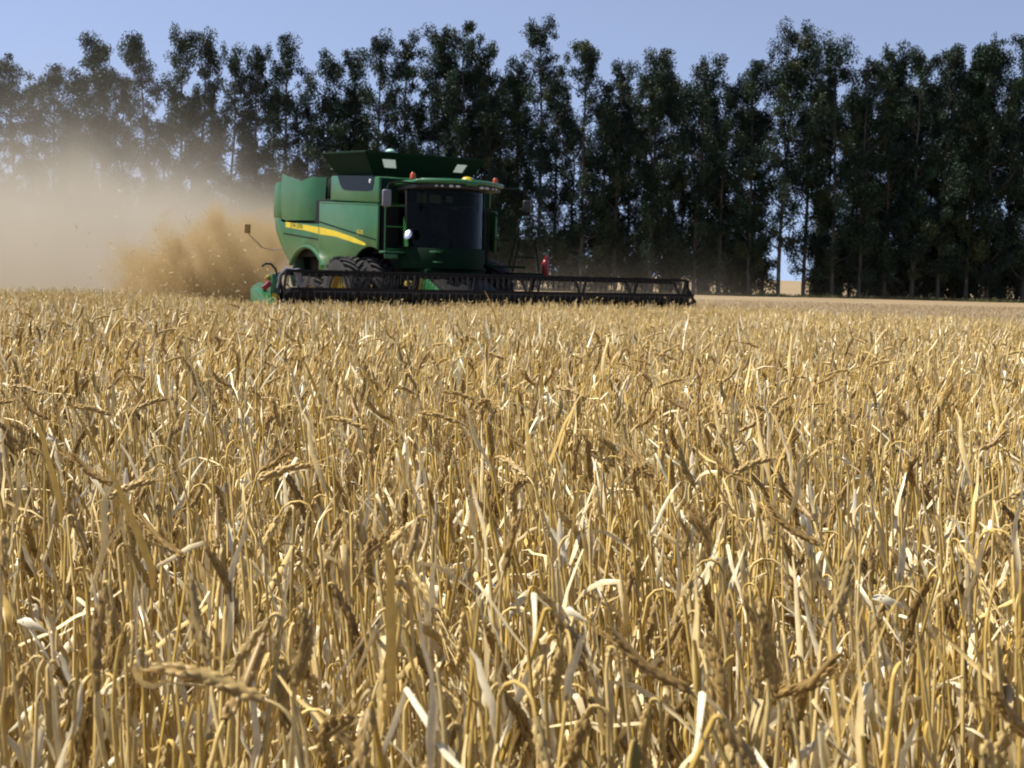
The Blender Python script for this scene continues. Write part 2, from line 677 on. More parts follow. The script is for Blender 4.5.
def standing(x, y):
    """True where the barley has not been cut yet."""
    lx, ly = to_local(x, y)
    front = (lx > 4.55)
    near = (ly < -5.75) & (y < 31.0 + 1.5 * (value_noise(x, y * 0 + 9, 2.5, 13) - 0.5))
    edge = y < 24.8 + 1.2 * (value_noise(x, y * 0 + 5, 3.0, 11) - 0.5)
    return (front & edge) | (near & (lx <= 4.55)) | (front & (ly < 5.5) & (y < 33.5))


def scatter(rng, d0, d1, dens, pad):
    a = 0.394
    wmax = a * d1 * 1.1 + pad
    area = 2 * wmax * (d1 - d0)
    n = int(area * dens)
    x = rng.uniform(-wmax, wmax, n)
    y = rng.uniform(d0, d1, n)
    k = np.abs(x) < a * y * 1.1 + pad
    x, y = x[k], y[k]
    clump = value_noise(x, y, 0.16, 21) * 0.6 + value_noise(x, y, 0.9, 22) * 0.4
    k = (rng.random(len(x)) < np.clip(0.3 + 1.3 * clump, 0, 1)) & standing(x, y)
    k &= ~((y < 0.97) & (np.abs(x - 0.096) < 0.03))          # a little bare spot before the weed
    return x[k], y[k]


def plant_field(rng, variants, x, y):
    n = len(x)
    which = rng.integers(0, len(variants), n)
    yaw = rng.uniform(0, 2 * math.pi, n)
    hscale = 0.86 + 0.15 * value_noise(x, y, 1.7, 31) + 0.12 * value_noise(x, y, 6.0, 32) + rng.normal(0, 0.045, n)
    hscale = np.where(y < 3.5, np.minimum(hscale, 0.99), hscale)
    la = (value_noise(x, y, 2.6, 41) - 0.5) * 5 + 0.6
    lm = 0.13 * value_noise(x, y, 1.3, 42) + np.abs(rng.normal(0, 0.05, n))
    la = la + rng.normal(0, 0.5, n)
    tone = 0.80 + 0.24 * value_noise(x, y, 0.8, 51) + 0.16 * value_noise(x, y, 5.0, 52) + rng.normal(0, 0.05, n)
    VV, QQ, CC, off = [], [], [], 0
    for vi, (v, q, c) in enumerate(variants):
        idx = np.nonzero(which == vi)[0]
        if not len(idx):
            continue
        cs, sn = np.cos(yaw[idx])[:, None], np.sin(yaw[idx])[:, None]
        sc_ = hscale[idx][:, None]
        X = (v[None, :, 0] * cs - v[None, :, 1] * sn)
        Y = (v[None, :, 0] * sn + v[None, :, 1] * cs)
        Z = v[None, :, 2] * sc_
        zz = np.clip(Z, 0, None)
        bend = lm[idx][:, None] * zz * (0.5 + 0.6 * zz)
        X = X + np.cos(la[idx])[:, None] * bend + x[idx][:, None]
        Y = Y + np.sin(la[idx])[:, None] * bend + y[idx][:, None]
        Z = Z - 0.35 * bend * lm[idx][:, None] + ground_z(0, y[idx])[:, None]
        P = np.stack([X, Y, Z], -1).reshape(-1, 3).astype(np.float32)
        k = len(idx)
        nv = len(v)
        Qv = (q[None] + (np.arange(k) * nv)[:, None, None] + off).reshape(-1, 4)
        CCv = (c[None] * tone[idx][:, None, None]).reshape(-1, 3).astype(np.float32)
        VV.append(P)
        QQ.append(Qv.astype(np.int32))
        CC.append(np.clip(CCv, 0, 0.9))
        off += k * nv
    return np.concatenate(VV), np.concatenate(QQ), np.concatenate(CC)


def build_crop():
    rng = np.random.default_rng(7)
    var0 = [stalk(rng, 0) for _ in range(110)]
    var1 = [stalk(rng, 1) for _ in range(70)]
    var2 = [stalk(rng, 2) for _ in range(50)]
    parts = []
    bx, by = [], []
    for d0, d1, dens, pad in ((0.6, 3.0, 680, 0.4), (3.0, 6.0, 560, 0.5), (6.0, 10.0, 430, 0.7), (10.0, 16.0, 300, 1.0), (16.0, 24.0, 220, 1.3), (24.0, 36.0, 170, 1.6)):
        x, y = scatter(rng, d0, d1, dens, pad)
        bx.append(x)
        by.append(y)
    x, y = np.concatenate(bx), np.concatenate(by)
    dj = y * np.exp(rng.normal(0, 0.2, len(y)))
    for var, sel in ((var0, dj < 6.2), (var1, (dj >= 6.2) & (dj < 15)), (var2, dj >= 15)):
        parts.append(plant_field(rng, var, x[sel], y[sel]))
        print('crop', sel.sum(), len(parts[-1][1]))
    off = 0
    V, Q, Cc = [], [], []
    for v, q, c in parts:
        V.append(v)
        Q.append(q + off)
        Cc.append(c)
        off += len(v)
    o = np_mesh('barley_crop', np.concatenate(V), np.concatenate(Q), M_CROP, cols=np.concatenate(Cc), smooth=True)
    tag(o, 'ripe golden barley crop standing uncut across the whole field', 'crop', kind='stuff')


build_crop()


# cut stubble beyond the crop and fringe of grass under the trees
def build_blades(name, x, y, hlo, hhi, wid, cols, mat, rng, lean=0.3):
    n = len(x)
    h = rng.uniform(hlo, hhi, n)
    a = rng.uniform(0, 2 * math.pi, n)
    w2 = wid / 2 * rng.uniform(0.6, 1.4, n)
    sx, sy = np.cos(a) * w2, np.sin(a) * w2
    tx, ty = rng.normal(0, lean, n) * h, rng.normal(0, lean, n) * h
    V = np.empty((n, 4, 3), np.float32)
    V[:, 0] = np.stack([x - sx, y - sy, np.zeros(n) - 0.03], 1)
    V[:, 1] = np.stack([x + sx, y + sy, np.zeros(n) - 0.03], 1)
    V[:, 2] = np.stack([x + tx + sx * 0.6, y + ty + sy * 0.6, h], 1)
    V[:, 3] = np.stack([x + tx - sx * 0.6, y + ty - sy * 0.6, h], 1)
    Q = np.arange(n * 4).reshape(-1, 4)
    c = np.repeat(cols[rng.integers(0, len(cols), n)] * rng.uniform(0.8, 1.2, (n, 1)), 4, axis=0)
    return np_mesh(name, V.reshape(-1, 3), Q, mat, cols=c)


rng = np.random.default_rng(12)
n = 90000
y = 30 + 75 * rng.random(n) ** 1.3
x = rng.uniform(-0.45, 0.45, n) * y
y += 0
k = ~standing(x, y)
lx, ly = to_local(x, y)
k &= ~((lx > -5.5) & (lx < 4.4) & (np.abs(ly) < 1.0))
build_blades('stubble', x[k], y[k], 0.08, 0.2, 0.02, np.array([(0.42, 0.32, 0.18), (0.48, 0.38, 0.23), (0.34, 0.24, 0.12)]), M_CROP, rng)
tag(bpy.data.objects['stubble'], 'short pale stubble of the cut barley beyond the combine', 'stubble', kind='stuff')


# ================================================================== THE WINDBREAK
def leaf_material():
    m, n, out = new_mat('gum_leaves')
    at = N(n, 'ShaderNodeAttribute', attribute_name='tint')
    p = N(n, 'ShaderNodeBsdfPrincipled', Roughness=0.5)
    p.inputs['Specular IOR Level'].default_value = 0.22
    n.links.new(at.outputs['Color'], p.inputs['Base Color'])
    tr = N(n, 'ShaderNodeBsdfTranslucent')
    n.links.new(at.outputs['Color'], tr.inputs['Color'])
    mx = N(n, 'ShaderNodeMixShader')
    mx.inputs[0].default_value = 0.12
    n.links.new(p.outputs[0], mx.inputs[1])
    n.links.new(tr.outputs[0], mx.inputs[2])
    n.links.new(mx.outputs[0], out.inputs['Surface'])
    return m


def bark_material():
    m, n, out = new_mat('gum_bark')
    p = N(n, 'ShaderNodeBsdfPrincipled', Roughness=0.85)
    tc = N(n, 'ShaderNodeTexCoord')
    mp = N(n, 'ShaderNodeMapping')
    mp.inputs['Scale'].default_value = (3, 3, 0.4)
    n.links.new(tc.outputs['Object'], mp.inputs['Vector'])
    nz = N(n, 'ShaderNodeTexNoise', Scale=2.0, Detail=6)
    n.links.new(mp.outputs[0], nz.inputs['Vector'])
    c = ramp(n, nz.outputs['Fac'], [(0.3, (0.035, 0.028, 0.022)), (0.55, (0.06, 0.05, 0.042)), (0.72, (0.17, 0.155, 0.135))])
    n.links.new(c, p.inputs['Base Color'])
    n.links.new(p.outputs[0], out.inputs['Surface'])
    return m


M_LEAF = leaf_material()
M_BARK = bark_material()
LEAF_COLS = np.array((0.66, 0.76, 0.90)) * np.array([(0.019, 0.032, 0.017), (0.025, 0.043, 0.019), (0.034, 0.052, 0.021), (0.060, 0.068, 0.022), (0.022, 0.036, 0.025)])
PERP = [0.30, 0.30, 0.20, 0.09, 0.11]


def gum_tree(rng, name, loc, h, r, base_f, fill, leaders, n_leaf=270, lopsided=0.0):
    """A tall narrow gum: slender trunk with ascending limbs; crown of hanging leaves in clumps on those limbs."""
    g = Geo()
    clumps = []
    h = h - 1.0
    zb = h * base_f * 0.55
    br = 0.13 + 0.003 * h
    tips = []
    for li in range(leaders):
        split = rng.uniform(0.18, 0.5) * h
        a = rng.uniform(0, 2 * math.pi)
        spread = 0 if leaders == 1 else rng.uniform(0.22, 0.5) * r
        top = h * (1.0 if li == 0 else rng.uniform(0.8, 0.97))
        zs = np.linspace(0 if li == 0 else split, top - 0.4, 9)
        ox = np.cumsum(rng.normal(0, 0.10, 9)) * 0.7
        oy = np.cumsum(rng.normal(0, 0.10, 9)) * 0.7
        f = np.clip((zs - split) / max(top - split, 1), 0, 1)
        px = ox - ox[0] + math.cos(a) * spread * f + lopsided * (zs / h) ** 2
        py = oy - oy[0] + math.sin(a) * spread * f
        path = np.stack([px, py, zs], 1)
        if li > 0:
            b0 = np.array([np.interp(split, tips[0][:, 2], tips[0][:, i]) for i in range(3)])
            path += (b0 - path[0]) * (1 - f)[:, None]
        rad = br * (1 if li == 0 else 0.6) * (1 - zs / (h * 1.03)) ** 0.8 + 0.03
        g.tube(path, rad, 7, (1, 1, 1))
        tips.append(path)
        # limbs
        nlimb = int((top - zb) / 0.78 * fill)
        for k in range(nlimb):
            z = zb + (top - zb) * ((k + rng.random()) / nlimb) ** 0.95
            z = min(z, top - 0.6)
            if z < zs[0]:
                continue
            p0 = np.array([np.interp(z, path[:, 2], path[:, i]) for i in range(3)])
            rel = (z - zb) / (top - zb)
            env = r * (0.62 + 0.62 * math.sin(math.pi * min(1, 0.22 + rel * 0.70))) * rng.uniform(0.5, 1.1)
            env *= (1.0 if rel < 0.85 else 0.75)
            aa = rng.uniform(0, 2 * math.pi)
            up = rng.uniform(0.2, 1.3)
            e = p0 + np.array((math.cos(aa) * env, math.sin(aa) * env, env * up))
            e[2] = min(e[2], top + 0.2)
            mid = (p0 + e) / 2 + np.array((math.cos(aa), math.sin(aa), -0.3)) * env * 0.14
            g.tube([p0, mid, e], np.array((0.09, 0.05, 0.02)) * (1.25 - 0.6 * rel), 4, (1, 1, 1))
            s = rng.uniform(0.62, 1.2) * (1.0 + 0.28 * (1 - rel))
            clumps.append((e, s, 1.0))
            if rng.random() < 0.85:
                clumps.append((mid + rng.normal(0, 0.3, 3), s * 0.8, 0.6))
        for k in range(int((top - zb) / 0.95)):
            z = zb + (top - zb) * rng.random()
            if z < zs[0] or z > top - 0.8:
                continue
            p0 = np.array([np.interp(z, path[:, 2], path[:, i]) for i in range(3)])
            clumps.append((p0 + np.array((rng.normal(0, 0.36 * r), rng.normal(0, 0.36 * r), 0)), rng.uniform(0.65, 1.05), 0.8))
        for q_ in range(4):
            clumps.append((path[-1] + np.array((rng.normal(0, 0.42 * r / 2), rng.normal(0, 0.42 * r / 2), -0.35 - 0.45 * q_)), rng.uniform(0.65, 0.95), 1.0))
        clumps.append((path[-2] + rng.normal(0, 0.3, 3), rng.uniform(0.7, 1.0), 0.9))
    root = empty(name, loc)
    v, q, _ = g.arrays()
    np_mesh('trunk', v, q, M_BARK, root, smooth=True)
    # leaves
    P, D, S, Cc, Ln = [], [], [], [], []
    for c, s, dn in clumps:
        n = int(n_leaf * s * s * dn)
        if n < 4:
            continue
        p = rng.normal(0, 1, (n, 3))
        p /= np.linalg.norm(p, axis=1)[:, None]
        p *= (rng.random(n) ** 0.5)[:, None] * (0.72 + 0.28 * (rng.random(n) < 0.86))[:, None]
        lump = 1 + 0.25 * rng.normal(size=3)
        p *= np.array((s, s, s * 1.15)) * np.clip(lump, 0.6, 1.5)
        P.append(p + c)
        d = rng.normal(0, 0.55, (n, 3))
        d[:, 2] -= 0.75
        d /= np.linalg.norm(d, axis=1)[:, None]
        D.append(d)
        t = rng.normal(0, 1, (n, 3))
        t = np.cross(d, t)
        t /= np.linalg.norm(t, axis=1)[:, None]
        S.append(t)
        base = LEAF_COLS[rng.choice(len(LEAF_COLS), p=PERP)] * rng.uniform(0.8, 1.25)
        Cc.append(base[None] * rng.uniform(0.75, 1.3, (n, 1)))
        Ln.append(rng.uniform(0.2, 0.4, n))
    P, D, S, Cc, Ln = (np.concatenate(a) for a in (P, D, S, Cc, Ln))
    n = len(P)
    L = Ln[:, None]
    V = np.empty((n, 4, 3), np.float32)
    V[:, 0] = P - D * L * 0.5
    V[:, 1] = P + S * L * 0.2
    V[:, 2] = P + D * L * 0.5
    V[:, 3] = P - S * L * 0.2
    Q = np.arange(n * 4).reshape(-1, 4)
    np_mesh('crown', V.reshape(-1, 3), Q, M_LEAF, root, cols=np.repeat(Cc, 4, axis=0))
    return root


def row_depth(px):
    return 165 - 15 * (px / 1024.0)


# px of the trunk, py of the top, crown radius (m), where foliage starts (share of height), fill, leaders, label
TREES = [
    (-22, 66, 2.1, .22, 1.0, 1, 'gum tree fading into dust at the outer left end of the windbreak'),
    (16, 58, 2.3, .20, 1.0, 2, 'round topped gum tree veiled by dust, first whole tree from the left'),
    (52, 64, 2.0, .22, 1.0, 1, 'shortest dusty gum tree, low shoulder in the skyline at far left'),
    (76, 72, 1.9, .25, 0.9, 1, 'low flat topped gum tree between the shortest dusty tree and the twin topped tree'),
    (102, 40, 2.2, .22, 1.0, 2, 'twin topped gum tree with its two tips split apart above the dust'),
    (147, 35, 2.2, .20, 1.15, 1, 'dense rounded gum tree right of the twin topped tree, dust at its waist'),
    (178, 32, 1.5, .52, 1.0, 1, 'thin gum tree with a long bare pale trunk standing in the dust'),
    (202, 36, 1.8, .34, 1.0, 1, 'gum tree just right of the long bare trunk, crown narrow and high'),
    (229, 49, 1.9, .24, 1.0, 1, 'lower gum tree half grown into the one beside it, over the dust behind the combine'),
    (253, 46, 1.9, .26, 1.0, 1, 'gum tree rising above the rear end of the green combine'),
    (283, 38, 2.0, .28, 1.0, 1, 'slim gum tree set apart by sky gaps, above the engine deck of the combine'),
    (322, 52, 2.1, .26, 1.0, 2, 'shorter bushy gum tree above the left tip of the raised grain tank'),
    (352, 50, 1.7, .30, 1.0, 1, 'narrow short gum tree above the left half of the grain tank'),
    (375, 35, 1.9, .25, 1.0, 1, 'left one of the close gum pair above the middle of the grain tank'),
    (400, 36, 1.8, .25, 1.0, 1, 'right one of the close gum pair above the middle of the grain tank'),
    (431, 29, 2.3, .22, 1.2, 1, 'broad thick gum tree with a flat top above the cab roof'),
    (459, 29, 2.3, .22, 1.2, 2, 'equally tall broad gum tree joined to the flat topped one above the yellow roof beacon'),
    (489, 43, 2.0, .22, 1.1, 1, 'lower gum tree over the right edge of the cab with a rounded shoulder'),
    (513, 60, 1.6, .30, 0.9, 1, 'low thin gum tree left of the tall spire tree, sky showing under it'),
    (535, 23, 2.1, .16, 1.15, 1, 'tallest spire like gum tree near the middle, behind the red extinguisher'),
    (578, 40, 2.1, .16, 1.15, 1, 'pointed gum tree right of the tallest spire, olive patches low on its crown'),
    (612, 66, 1.9, .16, 1.1, 1, 'shorter gum tree in a dip of the skyline above the middle of the reel'),
    (647, 49, 2.2, .14, 1.2, 2, 'wide gum tree with two rounded tops above the far half of the reel'),
    (690, 59, 2.1, .14, 1.1, 1, 'gum tree above the far end of the header'),
    (716, 78, 1.9, .14, 1.1, 1, 'lowest gum tree of the right half, just left of the big spreading one'),
    (746, 62, 1.8, .14, 1.1, 1, 'olive green shoulder tree leaning against the big spreading one'),
    (775, 25, 2.5, .30, 1.0, 2, 'big spreading gum tree with open branches and a sky gap low at its trunk'),
    (800, 46, 1.8, .18, 1.0, 1, 'slim gum tree tucked against the right side of the big spreading one'),
    (829, 41, 2.1, .14, 1.15, 1, 'full crowned gum tree with a rounded tip right of the big spreading one'),
    (855, 57, 1.9, .14, 1.1, 1, 'lower gum tree between the rounded tip and the wispy topped tree'),
    (880, 45, 2.1, .16, 1.0, 2, 'wispy topped gum tree with pale upper twigs, in the right quarter'),
    (908, 48, 1.9, .14, 1.15, 1, 'dark narrow gum tree close beside the wispy topped one'),
    (934, 47, 1.9, .14, 1.1, 1, 'pointed gum tree just right of a bright notch in the skyline'),
    (962, 53, 1.9, .14, 1.1, 1, 'leaning lower gum tree between two taller ones near the right edge'),
    (982, 41, 2.2, .14, 1.1, 2, 'bushy gum tree with pale twigs, second tall one from the right edge'),
    (1019, 37, 2.2, .14, 1.1, 1, 'tall gum tree cut by the right edge of the view'),
    (1052, 45, 2.1, .14, 1.1, 1, 'gum tree beyond the one cut by the right edge'),
]
rng = np.random.default_rng(91)
for (px, py, r, bf, fill, lead, label) in TREES:
    d = row_depth(px) + rng.uniform(-1.2, 1.2)
    h = CAM_H + (horizon_y(px) - py) * d / FPX
    t = gum_tree(rng, 'gum_tree', ((px - 512) / FPX * d, d, -0.05), h, r * (rng.uniform(1.08, 1.36) if px > 420 else rng.uniform(1.0, 1.25)), bf, fill * (1.12 if px > 420 else 1.0), lead, lopsided=rng.normal(0, 0.5))
    if not 0 <= px <= 1024:             # beyond the edges of the view
        for ch_ in list(t.children):
            bpy.data.objects.remove(ch_)
        bpy.data.objects.remove(t)
        continue
    tag(t, label, 'tree', 'gum trees of the windbreak')

# second row, close behind: seen only through the gaps of the first
GAPS = [30, 64, 90, 124, 162, 190, 215, 241, 268, 300, 337, 363, 388, 416, 445, 474, 500, 556, 594, 628, 668, 703, 731, 812, 842, 867, 894, 921, 948, 972, 1000, 1036]
for row, (dd, lo, hi) in enumerate(((6.5, 62, 105), (13.0, 70, 120))):
    for px in GAPS:
        px = px + row * 13 + rng.uniform(-5, 5)
        right = px > 470
        if (row == 1 and not right) or abs(px - 788) < 12:
            continue
        d = row_depth(px) + dd + rng.uniform(-1, 1.5)
        h = CAM_H + (horizon_y(px) - (rng.uniform(lo, hi) + (0 if right else 14))) * d / FPX
        t = gum_tree(rng, 'gum_tree', ((px - 512) / FPX * d, d, -0.05), h, rng.uniform(1.7, 2.2), (0.06, 0.0)[row] if right else 0.28, (1.0, 1.25)[row] if right else 0.8, 1, n_leaf=260)
        tag(t, 'lower gum tree hidden behind the front row, seen only through its gaps', 'tree', 'gum trees of the second row')

# saplings and suckers closing the foot of the row
rs_ = np.random.default_rng(33)
for i_ in range(44):
    px = 300 + i_ * 17 + rs_.uniform(-7, 7)
    d = row_depth(px) + rs_.uniform(1.5, 9)
    if abs(px - 788) < 14:
        continue
    t = gum_tree(rs_, 'gum_sapling', ((px - 512) / FPX * d, d, -0.05), rs_.uniform(4.5, 9.5), rs_.uniform(1.5, 2.1), 0.0, 1.5, 1, n_leaf=260)
    tag(t, 'dark bushy gum sapling in the deep shade at the foot of the trees', 'sapling', 'gum saplings under the windbreak')
# grass fringe
#  at the foot of the row (right half is closed almost to the ground)
n = 26000
px = rng.uniform(150, 1080, n)
d = row_depth(px) + rng.normal(-2.2, 1.0, n)
x = (px - 512) / FPX * d
k = rng.random(n) < np.clip(value_noise(x, d, 1.4, 5) * 1.5 - 0.2, 0.05, 1)
build_blades('grass', x[k], d[k], 0.1, 0.45, 0.05, np.array([(0.10, 0.11, 0.035), (0.20, 0.17, 0.07), (0.07, 0.085, 0.03)]), M_LEAF, rng)
tag(bpy.data.objects['grass'], 'dull green grass fringe along the foot of the trees', 'grass', kind='stuff')
#--PART2--
# ================================================================== THE COMBINE
M_GREEN = simple_mat('green_paint', (0.010, 0.106, 0.026), 0.34, dust=0.11, coat=0.2)
M_GREEN_TAN_LOW = simple_mat('green_paint_tan_below', (0.010, 0.106, 0.026), 0.34, dust=0.13, coat=0.2, low_tan=(2.55, 1.6))  # turns tanner towards the bottom of the hood side
M_GREEN_SHADED = simple_mat('shaded_green_paint', (0.003, 0.019, 0.008), 0.75, spec=0.12, dust=0.0)  # the green paint with the shade of the front put into its colour
M_YELLOW = simple_mat('yellow_paint', (0.62, 0.47, 0.012), 0.4, dust=0.12)
M_YELLOW_SHADED = simple_mat('shaded_dusty_yellow', (0.30, 0.21, 0.010), 0.6, dust=0.2)  # dusty yellow paint, darkened in its colour for the shade around the wheels
M_BLACK = simple_mat('black_paint', (0.006, 0.006, 0.007), 0.6, spec=0.2, dust=0.03)
M_RUBBER = simple_mat('tyre_rubber', (0.016, 0.016, 0.018), 0.8, dust=0.10, scale=9)
M_PLASTIC = simple_mat('dark_plastic', (0.014, 0.014, 0.016), 0.55, dust=0.06)
M_GREY = simple_mat('grey_plastic', (0.16, 0.16, 0.19), 0.45, dust=0.1)
M_STEEL = simple_mat('worn_steel', (0.18, 0.18, 0.19), 0.42, metal=0.7, dust=0.25)
M_NAVY = simple_mat('navy_gloss_panel', (0.003, 0.010, 0.018), 0.4, dust=0.0, spec=0.15)
M_ORANGE = simple_mat('orange_lens', (0.42, 0.065, 0.012), 0.25, spec=0.6)
M_RED = simple_mat('red_paint', (0.24, 0.009, 0.012), 0.35)
M_LENS = simple_mat('clear_lens', (0.55, 0.55, 0.57), 0.15, spec=0.7)
M_CHROME = simple_mat('mirror_glass', (0.9, 0.92, 0.92), 0.13, metal=1.0, var=0.02)
M_SEAT = simple_mat('tan_upholstery', (0.20, 0.16, 0.10), 0.8)
M_PALE_PANEL = simple_mat('pale_olive_panel', (0.22, 0.24, 0.14), 0.8)
M_TEXT = simple_mat('dark_green_lettering', (0.006, 0.06, 0.02), 0.5)


def glass_material(name, tint, refl=0.05):
    m, n, out = new_mat(name)
    tr = N(n, 'ShaderNodeBsdfTransparent')
    tr.inputs['Color'].default_value = (*tint, 1)
    gl = N(n, 'ShaderNodeBsdfGlossy', Roughness=0.03)
    gl.inputs['Color'].default_value = (0.9, 0.95, 0.95, 1)
    fr = N(n, 'ShaderNodeFresnel', IOR=1.18)
    mx = N(n, 'ShaderNodeMixShader')
    n.links.new(fr.outputs[0], mx.inputs[0])
    n.links.new(tr.outputs[0], mx.inputs[1])
    n.links.new(gl.outputs[0], mx.inputs[2])
    n.links.new(mx.outputs[0], out.inputs['Surface'])
    return m


M_GLASS = glass_material('tinted_cab_glass', (0.34, 0.38, 0.35))


def film_material():
    m, n, out = new_mat('clear_tank_window')
    p = N(n, 'ShaderNodeBsdfPrincipled', Roughness=0.4)
    p.inputs['Base Color'].default_value = (0.28, 0.31, 0.30, 1)
    tr = N(n, 'ShaderNodeBsdfTranslucent')
    tr.inputs['Color'].default_value = (0.5, 0.56, 0.52, 1)
    t2 = N(n, 'ShaderNodeBsdfTransparent')
    mx = N(n, 'ShaderNodeMixShader')
    mx.inputs[0].default_value = 0.6
    m2 = N(n, 'ShaderNodeMixShader')
    m2.inputs[0].default_value = 0.25
    n.links.new(p.outputs[0], mx.inputs[1])
    n.links.new(tr.outputs[0], mx.inputs[2])
    n.links.new(mx.outputs[0], m2.inputs[1])
    n.links.new(t2.outputs[0], m2.inputs[2])
    n.links.new(m2.outputs[0], out.inputs['Surface'])
    return m


M_FILM = film_material()


def text_part(name, body, size, loc, rot, mat, parent, depth=0.002, width=1.0):
    cu = bpy.data.curves.new(name, 'FONT')
    cu.body = body
    cu.size = size
    cu.extrude = depth
    cu.align_x = 'LEFT'
    cu.align_y = 'CENTER'
    tmp = bpy.data.objects.new(name, cu)
    COL.objects.link(tmp)
    dg = bpy.context.evaluated_depsgraph_get()
    me = bpy.data.meshes.new_from_object(tmp.evaluated_get(dg))
    bpy.data.objects.remove(tmp)
    me.materials.clear()
    o = link_mesh(name, me, mat, parent)
    o.location = loc
    o.rotation_euler = rot
    o.scale = (width, 1, 1)
    return o


comb = empty('combine_harvester', (CX, CY, 0), CTH - R(90))
tag(comb, 'green and yellow combine harvester with wide reel cutting into the barley, dust behind it', 'combine harvester')
SY = 1.62          # half width of the body


def arc(cx, cz, r, a0, a1, n):
    return [(cx + r * math.cos(R(a0 + (a1 - a0) * i / n)), cz + r * math.sin(R(a0 + (a1 - a0) * i / n))) for i in range(n + 1)]


# ---- chassis and inner body (dark, mostly behind the panels)
mb = MB()
mb.box((-2.2, 0, 1.55), (6.2, 2.1, 0.9))
mb.box((-3.3, 0, 2.65), (4.0, 2.9, 1.5))
mb.box((-0.4, 0, 2.5), (2.5, 2.7, 1.1))
mb.box((-4.35, 0, 3.45), (1.5, 2.7, 0.2))
mb.box((-2.62, 0, 3.6), (1.1, 2.3, 0.76))
mb.box((-2.80, 0, 3.12), (0.5, 2.3, 0.36))
mb.build('chassis', M_BLACK, comb, bevel=0.02)

# ---- rear lower hood, both sides and tail as one shell with wheel arches
arch = arc(-3.42, 0.60, 1.53, 137, 40, 16)       # from the rear foot over to the front foot
prof = [(-2.57, 2.74), (-2.57, 1.46), (arch[-1][0], 1.50)] + list(reversed(arch)) + [(-4.72, 1.74), (-5.2, 2.05), (-5.52, 2.36), (-5.78, 2.64), (-5.88, 2.98), (-5.36, 2.98), (-5.36, 2.86)]
mb = MB()
mb.prism(prof, SY - 0.07, SY)
mb.build('rear_hood', M_GREEN, comb, bevel=0.025)
mb = MB()
mb.prism(prof, -SY, -SY + 0.07)
hood = mb.build('rear_hood', M_GREEN_TAN_LOW, comb, bevel=0.025)
mb = MB()       # tail skin between the two sides
tail = [(-5.85, 2.95), (-5.75, 2.64), (-5.50, 2.36), (-5.2, 2.08)]
mb.grid([[(x, -SY + 0.072, z), (x, SY - 0.072, z)] for x, z in tail])
mb.build('tail_skin', M_GREEN, hood, solid=0.03)
mb = MB()       # pressed fender lip round the rear arch
lip = arc(-3.42, 0.60, 1.56, 136, 42, 18)
mb.tube([(x, -(SY + 0.02), z) for x, z in lip], 0.055, 8)
mb.build('fender_lip', M_GREEN, hood)
mb = MB()       # black seam lines
mb.bar((-5.15, -SY - 0.004, 2.545), (-2.66, -SY - 0.004, 2.345), 0.006, 0.035)
mb.build('seam', M_BLACK, hood)

# ---- upper engine side panels with a V notch in their top edge
def ztop(x):
    pts = [(-5.36, 4.20), (-3.95, 3.92), (-3.40, 4.02), (-2.70, 4.00)]
    return float(np.interp(x, [p[0] for p in pts], [p[1] for p in pts]))


def yout(x):
    pts = [(-5.36, 1.62), (-4.6, 1.66), (-3.9, 1.64), (-3.55, 1.58), (-3.25, 1.46), (-3.0, 1.27)]
    return float(np.interp(x, [p[0] for p in pts], [p[1] for p in pts]))


for s in (-1, 1):
    mb = MB()
    xs_ = [-5.36, -5.0, -4.6, -4.3, -4.1, -3.95, -3.8, -3.6, -3.45, -3.32, -3.2, -3.1, -3.0]
    rows = []
    for t in (0, 0.08, 0.3, 0.55, 0.8, 0.95, 1.0):
        row = []
        for x in xs_:
            zb = 2.99 if x < -5.3 else 2.905 - 0.055 * (x + 5.36) / 2.8
            z = zb + (ztop(x) - zb) * t
            bulge = 0.035 * math.sin(math.pi * min(1, t * 1.02))
            row.append((x, s * (yout(x) + bulge - 0.02), z))
        rows.append(row)
    mb.grid(rows)
    mb.build('engine_panel', M_GREEN, comb, solid=-0.05 * s)
for s in (-1, 1):       # rear corner columns of the engine bay
    mb = MB()
    mb.prism([(-6.02, 3.0), (-5.40, 3.0), (-5.40, 3.96), (-5.80, 3.99), (-5.95, 3.90), (-6.02, 3.6)], s * 1.34, s * 1.60)
    mb.build('tail_column', M_GREEN, comb, bevel=0.04)
mb = MB()       # rear grille wall and inner green wall seen in the notch
mb.box((-5.45, 0, 3.45), (0.08, 2.5, 0.95))
mb.build('rear_grille', M_BLACK, comb)
mb = MB()
mb.box((-4.0, 1.05, 3.75), (2.4, 0.06, 0.55))
mb.box((-2.83, 0.1, 3.70), (0.06, 1.97, 0.5))
mb.build('engine_deck_guard', M_GREEN, comb, bevel=0.01)

# ---- front side panels over the front wheels
farch = arc(0.62, 0.72, 1.40, 150, 72, 14)
prof = [(-2.53, 3.30), (-2.53, 1.46), (-1.0, 1.40)] + [(x, z) for x, z in farch] + [(1.08, 2.05), (1.10, 3.10)]
mb = MB()
mb.prism(prof, SY - 0.03, SY + 0.035)
mb.build('side_panel', M_GREEN, comb, bevel=0.03)
mb = MB()
mb.prism(prof, -SY - 0.035, -SY + 0.03)
side = mb.build('side_panel', M_GREEN, comb, bevel=0.03)
mb = MB()
for s in (-1,):
    mb.grid([[(x, s * (SY - 0.04), z + 0.02), (x, s * 0.75, z + 0.02)] for x, z in arc(0.62, 0.72, 1.40, 165, 60, 14)])
mb.build('wheel_well', M_BLACK, side, solid=0.02)
mb = MB()       # slight crease line above the stripe
mb.bar((-2.5, -SY - 0.037, 2.80), (1.02, -SY - 0.037, 2.28), 0.008, 0.035)
mb.build('crease', M_GREEN_SHADED, side)
mb = MB()       # ledge along the panel's top
